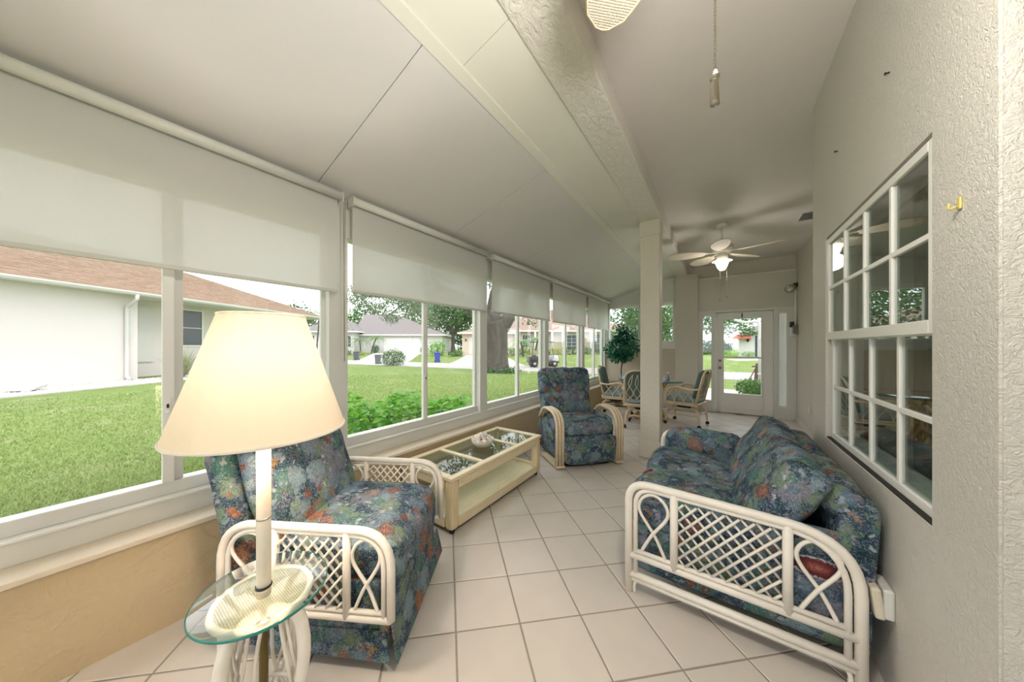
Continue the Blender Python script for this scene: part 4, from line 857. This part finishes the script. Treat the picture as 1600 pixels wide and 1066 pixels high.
# ------------------------------------------------------------------ plants
LG = leafmat('oak_leaf', c8(84,104,78), c8(140,158,122), .7, .2); LD = leafmat('deep_leaf', c8(56,88,50), c8(104,138,84), .7, .2); LB = leafmat('bright_leaf', c8(70,140,40), c8(150,196,72), .5, .3)
LY = leafmat('yellow_leaf', c8(150,160,80), c8(196,196,130), .6, .25); BK = M('oak_bark', c8(88,82,76), .95, var=.35, vscale=7, bump=(16,.9,.06), stretch=(1,1,.25)); LP = leafmat('palm_leaf', c8(80,130,60), c8(140,176,96), .5, .25)
def tree(label, r, f, trunk, blobs, n, size, mat=None, dz=0, shell=.35, branches=()):
    p = G(r, f, dz); t = thing('tree', label, 'tree', p)
    if trunk: T(smooth([q[:3] for q in trunk],4), [trunk[min(len(trunk)-1,k//4)][3]*(1-(k%4)/4)+trunk[min(len(trunk)-1,k//4+1)][3]*(k%4)/4 for k in range((len(trunk)-1)*4+1)], 14).build('trunk', BK, t)
    for br in branches: T(smooth([q[:3] for q in br],4), [br[min(len(br)-1,k//4)][3]*(1-(k%4)/4)+br[min(len(br)-1,k//4+1)][3]*(k%4)/4 for k in range((len(br)-1)*4+1)], 9).build('branch', BK, t)
    leafcloud('foliage', blobs, n, size, mat or LG, t, shell, .6); return t
c_, s_n = math.cos(YAW), math.sin(YAW)
def rel(r, f, z): return (c_*r-s_n*f, s_n*r+c_*f, z)
def RB_(*q): return [rel(*q[:3])+tuple(q[3:])][0]
def bl(r, f, z, a, b, c): return rel(r,f,z)+(a,b,c)
tree('big live oak with a thick forked trunk at the lawn edge', .2, 18.3,
     [RB_(0,0,-.2,1.0), RB_(0,0,.25,.78), RB_(.02,0,1.2,.66), RB_(.0,0,2.3,.68), RB_(-.15,0,3.0,.7)],
     [bl(-4.2,0,5.2,2.4,2.4,1.0), bl(-1,0,6.5,3,3,1.6), bl(3,1,6.4,3,3,1.5), bl(-6.0,2,4.8,2.0,2.0,.9), bl(6,2,6.2,3,2.5,1.4), bl(1.9,-1,3.1,.5,.5,.6)], 9000, .17, LG, 0, .3,
     ([RB_(-.15,0,2.4,.5), RB_(-.9,0,3.3,.42), RB_(-2.2,.2,4.4,.3), RB_(-3.6,.3,5.2,.18)], [RB_(.1,0,2.3,.5), RB_(.6,0,3.1,.42), RB_(1.3,.2,4.2,.3), RB_(2.4,.3,5.6,.2)], [RB_(-.1,0,2.8,.5), RB_(-.2,.4,4.2,.36), RB_(.2,.6,6,.22)]))
tree('pale trunked oak with a wide crown behind the blue bin', -6.8, 52, [RB_(0,0,-.3,.5),RB_(0,0,1.2,.3),RB_(0,0,2.6,.28),RB_(.2,0,4,.3)],
     [bl(0,0,6,4.6,3.5,2.2), bl(-3,0,7,3,3,2), bl(3,0,6.6,3,3,2.2), bl(0,1,8.6,4,3,2)], 5200, .42, LD, 0, .3, ([RB_(.1,0,3.2,.35),RB_(-1.2,0,4.8,.25),RB_(-2.6,0,6.2,.12)], [RB_(.1,0,3.2,.35),RB_(1.4,0,4.8,.25),RB_(2.8,0,6.2,.12)]))
tree('grey green oak with drooping branches before the white house roof', -8.5, 32, [RB_(-1.5,6,-.2,.01),RB_(-1.5,6,3,.01)],
     [bl(-5.5,0,6.4,1.6,1.6,.8), bl(-3.6,0,5.5,1.5,1.5,.8), bl(-2.2,0,4.6,1.2,1.2,.8), bl(0,0,5.4,1.8,1.8,.9), bl(-1,0,6.6,2.4,2,.9), bl(-5,0,7.4,2.4,2,.8), bl(1.9,0,4.4,1.3,1.3,1.0)], 5200, .19, LG, 0, .2, ([RB_(4,2,7,.25),RB_(0,0,6.6,.18),RB_(-5,0,6.8,.08)], [RB_(0,0,6.6,.14),RB_(-1.6,0,5.4,.08),RB_(-2.4,0,4.8,.04)]))
for k,(r,f,hh_,ww) in enumerate(((-40,62,10,9),(-28,66,11,9),(-16,68,12,10),(-5,66,11,9),(6,64,12,10),(17,60,11,9),(30,58,11,9))):
    tree(['tall hazy tree behind the brown roof','dark tree behind the white house wing','hazy tree behind the white house ridge','dark tree behind the pale trunked oak','tall tree behind the beige house garage','tall tree behind the beige house roof','tall tree seen above the beige house far end'][k], r, f, [RB_(0,0,-.4,.5),RB_(0,0,4,.4)],
         [bl(0,0,hh_*.55,ww*.55,ww*.4,hh_*.42), bl(-ww*.35,0,hh_*.4,ww*.35,3,hh_*.3), bl(ww*.35,0,hh_*.42,ww*.35,3,hh_*.32), bl(0,-1,2,ww*.55,2,2.2)], 3000, .62, LD if k % 2 else LG, 0, .4)
tree('small dense tree seen through the end corner window', 7.6, 16.0, [RB_(0,0,-.2,.16),RB_(0,0,1.6,.12),RB_(.1,0,2.6,.1)], [bl(-.2,0,3.2,1.3,1.2,.9), bl(1.2,.3,3.0,1.2,1.2,.9), bl(.5,0,4.3,1.5,1.3,.9), bl(-.6,.4,2.2,.9,.9,.5), bl(1.4,.6,2.1,1.0,.9,.5)], 4200, .15, LD, 0, .2)
tree('leafy tree overhanging the street beyond the entry door', 11.6, 15.6, [RB_(-1.4,1,-.2,.14),RB_(-1.2,1,1.6,.12),RB_(-.8,.6,2.8,.09)], [bl(0,0,2.65,1.2,1.1,.55), bl(1.2,.4,3.1,1.1,1.0,.5), bl(-1,.6,3.2,1.2,1.1,.7), bl(.5,0,4.0,1.5,1.3,.7), bl(1.9,.6,2.35,.5,.6,.3)], 3400, .14, LD, 0, .15)
def bush(name, label, r, f, a, b, h, mat, n=900, size=.09, cat='bush', group=None):
    p = G(r, f); t = thing(name, label, cat, p, YAW, group)
    T([(0,0,-.1),(0,0,h*.5)], max(.02,h*.03), 6).build('stem', BK, t)
    bb = [(0,0,h*.5,a,b,h*.5),(-a*.4,0,h*.4,a*.55,b*.8,h*.42),(a*.4,0,h*.42,a*.55,b*.8,h*.42)]
    leafcloud('foliage', bb, n, size, mat, t, .62, .6); return t
bush('round_bush', 'large round clipped grey green bush at the street edge', -8.1, 24.85, .98, .9, 1.35, LD, 2600, .09)
bush('shrub', 'bright green shrub on the lawn behind the blue bin', -6.6, 36.5, 1.0, .8, 1.9, LB, 900, .16)
bush('shrub', 'square clipped column shrub left of the white garage', -17.4, 45.2, .5, .5, 1.35, LD, 500, .14); bush('shrub', 'square clipped column shrub right of the white garage', -10.2, 45.3, .55, .5, 1.15, LD, 500, .14)
bush('hedge', 'low hedge under the arched window of the white house', -21.2, 42.5, 1.6, .6, .9, LD, 700, .14, 'hedge'); bush('shrub', 'pale shrub between the two small palms', -18.0, 41, .8, .6, .7, LY, 400, .13)
bush('hedge', 'dark low hedge beside the oak trunk', 2.0, 33.5, 1.6, .6, .95, LD, 800, .13, 'hedge'); bush('shrub', 'small dark shrub left of the tan garage door', -4.3, 34.8, .9, .5, .75, LD, 500, .13)
for k,(r,f) in enumerate(((4.2,37),(6.0,37),(7.8,37),(9.6,37),(11.4,37),(13.2,37))):
    bush('shrub', ['yellow green shrub first along the beige house front','yellow green shrub under the narrow entry window','yellow green shrub left of the golf cart rear','dark shrub under the wide gridded window','dark green shrub past the wide gridded window','dark green shrub at the far corner of the beige house'][k], r, f, 1.0, .6, 1.0, LY if k < 3 else LD, 500, .13)
bush('shrub', 'dark reddish shrub at the far end of the pale house', -10.9, 19.6, .35, .3, .85, leafmat('red_leaf', c8(84,60,56), c8(126,100,88), .6), 500, .08)
bush('shrub', 'glossy dark green shrub outside the door glass', 6.85, 8.1, .36, .34, .46, leafmat('door_leaf', c8(40,84,36), c8(106,146,70), .4), 1500, .055)
bush('hedge', 'tall dark hedge far beyond the entry door', 26.0, 36.5, 2.7, .7, 1.75, leafmat('hedge_leaf', c8(40,70,36), c8(78,112,60), .7, .15), 6500, .14, 'hedge'); bush('hedge', 'low bright hedge in front of the tall dark one', 23.5, 30.4, .95, .5, .7, LB, 1200, .06, 'hedge'); bush('hedge', 'square clipped hedge at the red roofed house', 24.9, 29.8, .62, .45, .55, LB, 900, .055, 'hedge')
p = G(.5, 17.2); t = thing('ivy_bed', 'low ivy patch around the foot of the big oak', 'ivy', p, YAW); leafcloud('foliage', [(-.2,0,.05,1.0,.6,.22),(.5,.3,.08,.7,.5,.26),(-.8,.4,.05,.5,.5,.2)], 900, .12, LD, t, .3, .6)
# fountain grass beside the neighbouring house
p = G(-12.3, 12.1); t = thing('fountain_grass', 'spiky grey green fountain grass under the neighbour window', 'plant', p); m = MB(); rr_ = random.Random(11)
for k in range(260):
    a = rr_.random()*6.28; L_ = rr_.uniform(.9,1.5); q = rr_.uniform(.15,.75); w_ = .014; pts = []
    for i in range(5): s0 = i/4; pts.append((math.cos(a)*q*s0*L_, math.sin(a)*q*s0*L_, L_*(s0*1.05-.55*q*s0*s0)))
    o = (-math.sin(a)*w_, math.cos(a)*w_); vs = []
    for i, (x,y,z) in enumerate(pts): u = 1-i/4.2; vs += [(x-o[0]*u,y-o[1]*u,z),(x+o[0]*u,y+o[1]*u,z)]
    m.add(vs, [(2*i,2*i+1,2*i+3,2*i+2) for i in range(4)])
m.build('blades', leafmat('fountain_blade', c8(120,134,96), c8(190,192,158), .7), t, 'stuff')
# small palms by the white house
def palm(label, r, f, h_, lean, n=9, L0=1.5):
    p = G(r, f); t = thing('palm', label, 'palm tree', p, YAW); T(smooth([(0,0,-.2),(lean*.4,0,h_*.5),(lean,0,h_)],4), .09, 8).build('trunk', BK, t)
    for k in range(n):
        a = k*2*PI/n+.3; q = .5+.5*(k % 2); m = MB(); pts = [(lean+math.cos(a)*L0*s0, math.sin(a)*L0*s0, h_+L0*(.55*q*s0*1.6-1.0*s0*s0)) for s0 in (0,.2,.4,.6,.8,1)]
        m.tube(pts, .015, 4)
        for i in range(1,6):
            x,y,z = pts[i]
            for j in range(3):
                u = (j-1)*.09
                for s in (-1,1):
                    d = Vector((math.cos(a+s*1.1),math.sin(a+s*1.1),-.5))*(.42-.05*i); b_ = Vector((x+math.cos(a)*u,y+math.sin(a)*u,z)); w_ = Vector((math.cos(a),math.sin(a),0))*.04
                    m.add([tuple(b_-w_),tuple(b_+w_),tuple(b_+d)], [(0,1,2)])
        m.build('frond', LP, t)
palm('small palm left of the white garage', -18.8, 43.5, 1.9, -.2); palm('taller leaning palm beside the small one', -17.6, 44, 2.2, .8)
palm('bright young palm clump right of the oak trunk', 3.2, 32, 1.5, -.3, 11, 1.3); palm('bright young palm beside the oak trunk clump', 4.4, 32.2, 1.7, .3, 11, 1.3)
palm('tall hazy palm behind the brown roof end', -22, 38, 5.6, .5, 12, 2.6); palm('second tall hazy palm nearer the window post', -19.2, 38, 5.0, .2, 12, 2.4)
# leafy bush just outside the second window: big leaves one by one
t = thing('leafy_bush', 'glossy bright green leafy bush right outside the second window', 'bush', (-3.0,2.1,.1))
for k in range(10): T(smooth([(random.uniform(-.25,.25),-.7+.16*k,0),(random.uniform(-.25,.25),-.7+.16*k,.3),(random.uniform(-.3,.3),-.72+.17*k,.5)],3), .008, 5).build('stem', BK, t)
lm = MB(); Lw = [(0,0,0),(.028,.03,.008),(.034,.06,.010),(.02,.09,.004),(0,.108,-.006),(-.02,.09,.004),(-.034,.06,.010),(-.028,.03,.008),(0,.05,-.004)]
lm.add(Lw, [(0,1,8),(1,2,8),(2,3,8),(3,4,8),(4,5,8),(5,6,8),(6,7,8),(7,0,8)], True); lme = None; LM2 = leafmat('bush_leaf', c8(84,158,34), c8(160,214,80), .35, .35)
lv = []; rr_ = random.Random(21)
for k in range(1500):
    y = rr_.uniform(-.85,1.25); x = rr_.uniform(-.5,.42); top = .66-.17*max(0,y-.1)-.12*abs(x)+.05*math.sin(y*7+x*5)+.04*math.sin(y*17); z = top-rr_.random()**2.2*.42
    lv.append((z-top-.25*abs(x-.42), x, y, z))
lv.sort(reverse=True); big = MB()
for k, (_, x, y, z) in enumerate(lv):
    ro = (rr_.uniform(-.5,.8), rr_.uniform(-.6,.6), rr_.uniform(0,6.28)); sc = rr_.uniform(.6,1.05)
    if k < 285:
        if lme is None: o = lm.build('leaf', LM2, t); lme = o.data
        else: o = link('leaf', lme, None, t)
        o.location = (x,y,z); o.rotation_euler = ro; o.scale = (sc,sc,sc)
    else:
        big.M = Matrix.Translation((x,y,z)) @ Euler(ro).to_matrix().to_4x4() @ Matrix.Scale(sc,4); big.add(lm.v, lm.f, True)
big.build('inner_leaves', LM2, t, 'stuff')
# ------------------------------------------------------------------ bins, golf cart, door-side things
def bin_(label, r, f, col, h_=1.0):
    t = thing('wheelie_bin', label, 'bin', G(r,f), YAW+.2); mt = M('bin_plastic', col, .5); s = h_/1.0
    m = MB(); m.add([(x*k,y*k,z) for z,k in ((.06*s,.8),(.9*s,1)) for x,y in ((-.28*s,-.32*s),(.28*s,-.32*s),(.28*s,.32*s),(-.28*s,.32*s))], [(3,2,1,0),(4,5,6,7)]+[(k,(k+1)%4,4+(k+1)%4,4+k) for k in range(4)]); m.build('body', mt, t, bevel=.03)
    MB().pad(0,0,.94*s,.62*s,.7*s,.1*s,.03,n=4).build('lid', mt, t)
    for x in (-.25,.25): MB().at((x*s,.3*s,.1*s),(0,PI/2,0)).lathe([(.1*s,-.03),(.1*s,.03)],12).build('wheel', MT['black'], t)
bin_('dark grey wheelie bin near the arched window house', -15.2, 34, c8(84,86,98)); bin_('grey wheelie bin beside the round bush', -10.1, 26.8, c8(104,110,114), .85); bin_('blue wheelie bin at the pink driveway', -5.4, 29.6, c8(64,72,168), .98)
t = thing('golf_cart', 'dark golf cart with canopy parked on the street', 'golf cart', G(3.7,23.0,.02), YAW+.12); gc = M('cart_body', c8(52,50,54), .35); gw = M('cart_white', c8(206,206,208), .4)
MB().pad(0,0,.38,2.3,1.1,.16,.06,n=4).build('chassis', gc, t); MB().pad(-.75,0,.62,.75,1.1,.42,.12,n=5).build('rear_body', gc, t); MB().pad(.88,0,.62,.5,1.05,.5,.16,n=5).build('nose', gw, t)
MB().pad(-.35,0,.80,.5,1.0,.12,.05,n=4).build('seat', M('cart_seat', c8(176,166,150), .6), t); MB().at((-.62,0,1.05),(0,-.15,0)).pad(0,0,0,.1,1.0,.4,.04,n=4).build('seat_back', bpy.data.materials['cart_seat'], t)
MB().pad(-.1,0,1.86,1.8,1.15,.07,.03,n=4).build('canopy', gc, t)
for x, x2 in ((.72,.55),(-.9,-.8)):
    for y in (-.5,.5): T([(x,y,.7),(x2,y,1.85)], .018, 6).build('post', MT['black'], t)
for x in (-.72,.78):
    for y in (-.48,.48):
        wl_ = MB().at((x,y,.24),(PI/2,0,0)).lathe([(.12,-.09),(.22,-.08),(.24,-.04),(.24,.04),(.22,.08),(.12,.09)],18).build('wheel', MT['black'], t); MB().at((x,y*1.0,.24),(PI/2,0,0)).lathe([(.0,-.1),(.12,-.095),(.12,.095),(.0,.1)],14,cap=False).build('hub', MT['metal'], wl_)
MB().at((.42,-.22,1.12),(0,1.1,0)).tube([(.17*math.cos(k*PI/8),.17*math.sin(k*PI/8),0) for k in range(16)], .015, 6, True).build('steering_wheel', MT['black'], t); T([(.42,-.22,1.12),(.7,-.22,.8)], .02, 6).build('steering_column', MT['black'], t)
h = house('pale house with a red tiled porch roof beyond the entry door', 24.9, 31.1, .33, -.70)
B(0,5,0,5,-.6,2.5).build('wall', HW, h); B(1.33,1.50,-.03,.02,.0,2.1).build('blue_door', M('door_navy', c8(52,60,92), .4), h)
m = MB(); m.add([(-.45,-.8,1.78),(1.05,-.8,1.78),(.95,.05,2.2),(-.1,.05,2.2),(-.45,.05,1.78),(1.05,.05,1.78)], [(0,1,2,3),(0,3,4),(1,5,2),(0,4,5,1)]); m.build('porch_roof', RR, h)
for k in range(12): T([(-.42+k*.131,-.8,1.80),(-.08+k*.093,.04,2.22)], .035, 5).build('roof_tile', RR, h)
m = MB(); m.add([(.35,-.5,2.5),(5.5,-.5,2.5),(5.5,6,2.5),(.35,6,2.5),(2.8,2.7,3.9),(3.2,2.7,3.9)], [(0,1,5,4),(1,2,5),(2,3,4,5),(3,0,4),(3,2,1,0)]); m.build('roof', RG, h)
B(.35,5.5,-.55,-.45,2.38,2.52).build('gutter', HWT, h); B(-.02,.1,-.75,-.63,-.6,1.8).build('porch_post', HWT, h); MB().at((.78,-.08,1.65)).lathe([(.04,-.18),(.1,-.12),(.12,.1),(.04,.18)],8).build('wall_lantern', MT['black'], h)
strip('footpath', 'pale stepping slab in the far lawn beyond the door', ((18.6,23.3),(21.3,23.3)), ((18.6,24.4),(21.3,24.4)), CON, 2, .03)
q = W(7.28,8.35); t = thing('downspout', 'white gutter elbow and downspout just outside the door glass', 'downspout', (q.x,q.y,0)); T(fillet([(-.55,.0,2.12),(-.30,0,2.03),(-.02,0,2.06),(0,0,1.9),(0,0,.1)],.08,4), .035, 8).build('pipe', HWT, t)
for z in (1.55,.6): B(-.045,.045,-.045,.045,z,z+.03).build('strap', HWT, t)
t = struct('trim_1', 'white porch post just outside the right sidelight', (.98,8.14,0)); B(-.12,.12,-.05,.05,-.1,2.6).build('post_body', HWT, t)
q = G(7.70,9.0); t = thing('folded_chair', 'dark red folded garden chair leaning beside the door shrub', 'chair', q, YAW); t.scale = (1.2,1.2,1.4); rc = M('dark_red_wood', c8(92,62,62), .6)
for k in range(5): MB().at((-.02+k*.05,0,0),(0,.12,0)).box(-.014,.014,-.02,.02,0,.62+.05*(k % 3)).build('slat', rc, t)
T([(-.30,0,.02),(.12,.03,.62)], .012, 6).build('cross_leg', rc, t); T([(.28,0,.02),(.10,-.03,.55)], .012, 6).build('cross_leg', rc, t); T([(-.06,0,.55),(.22,0,.57)], .014, 6).build('top_rail', rc, t)
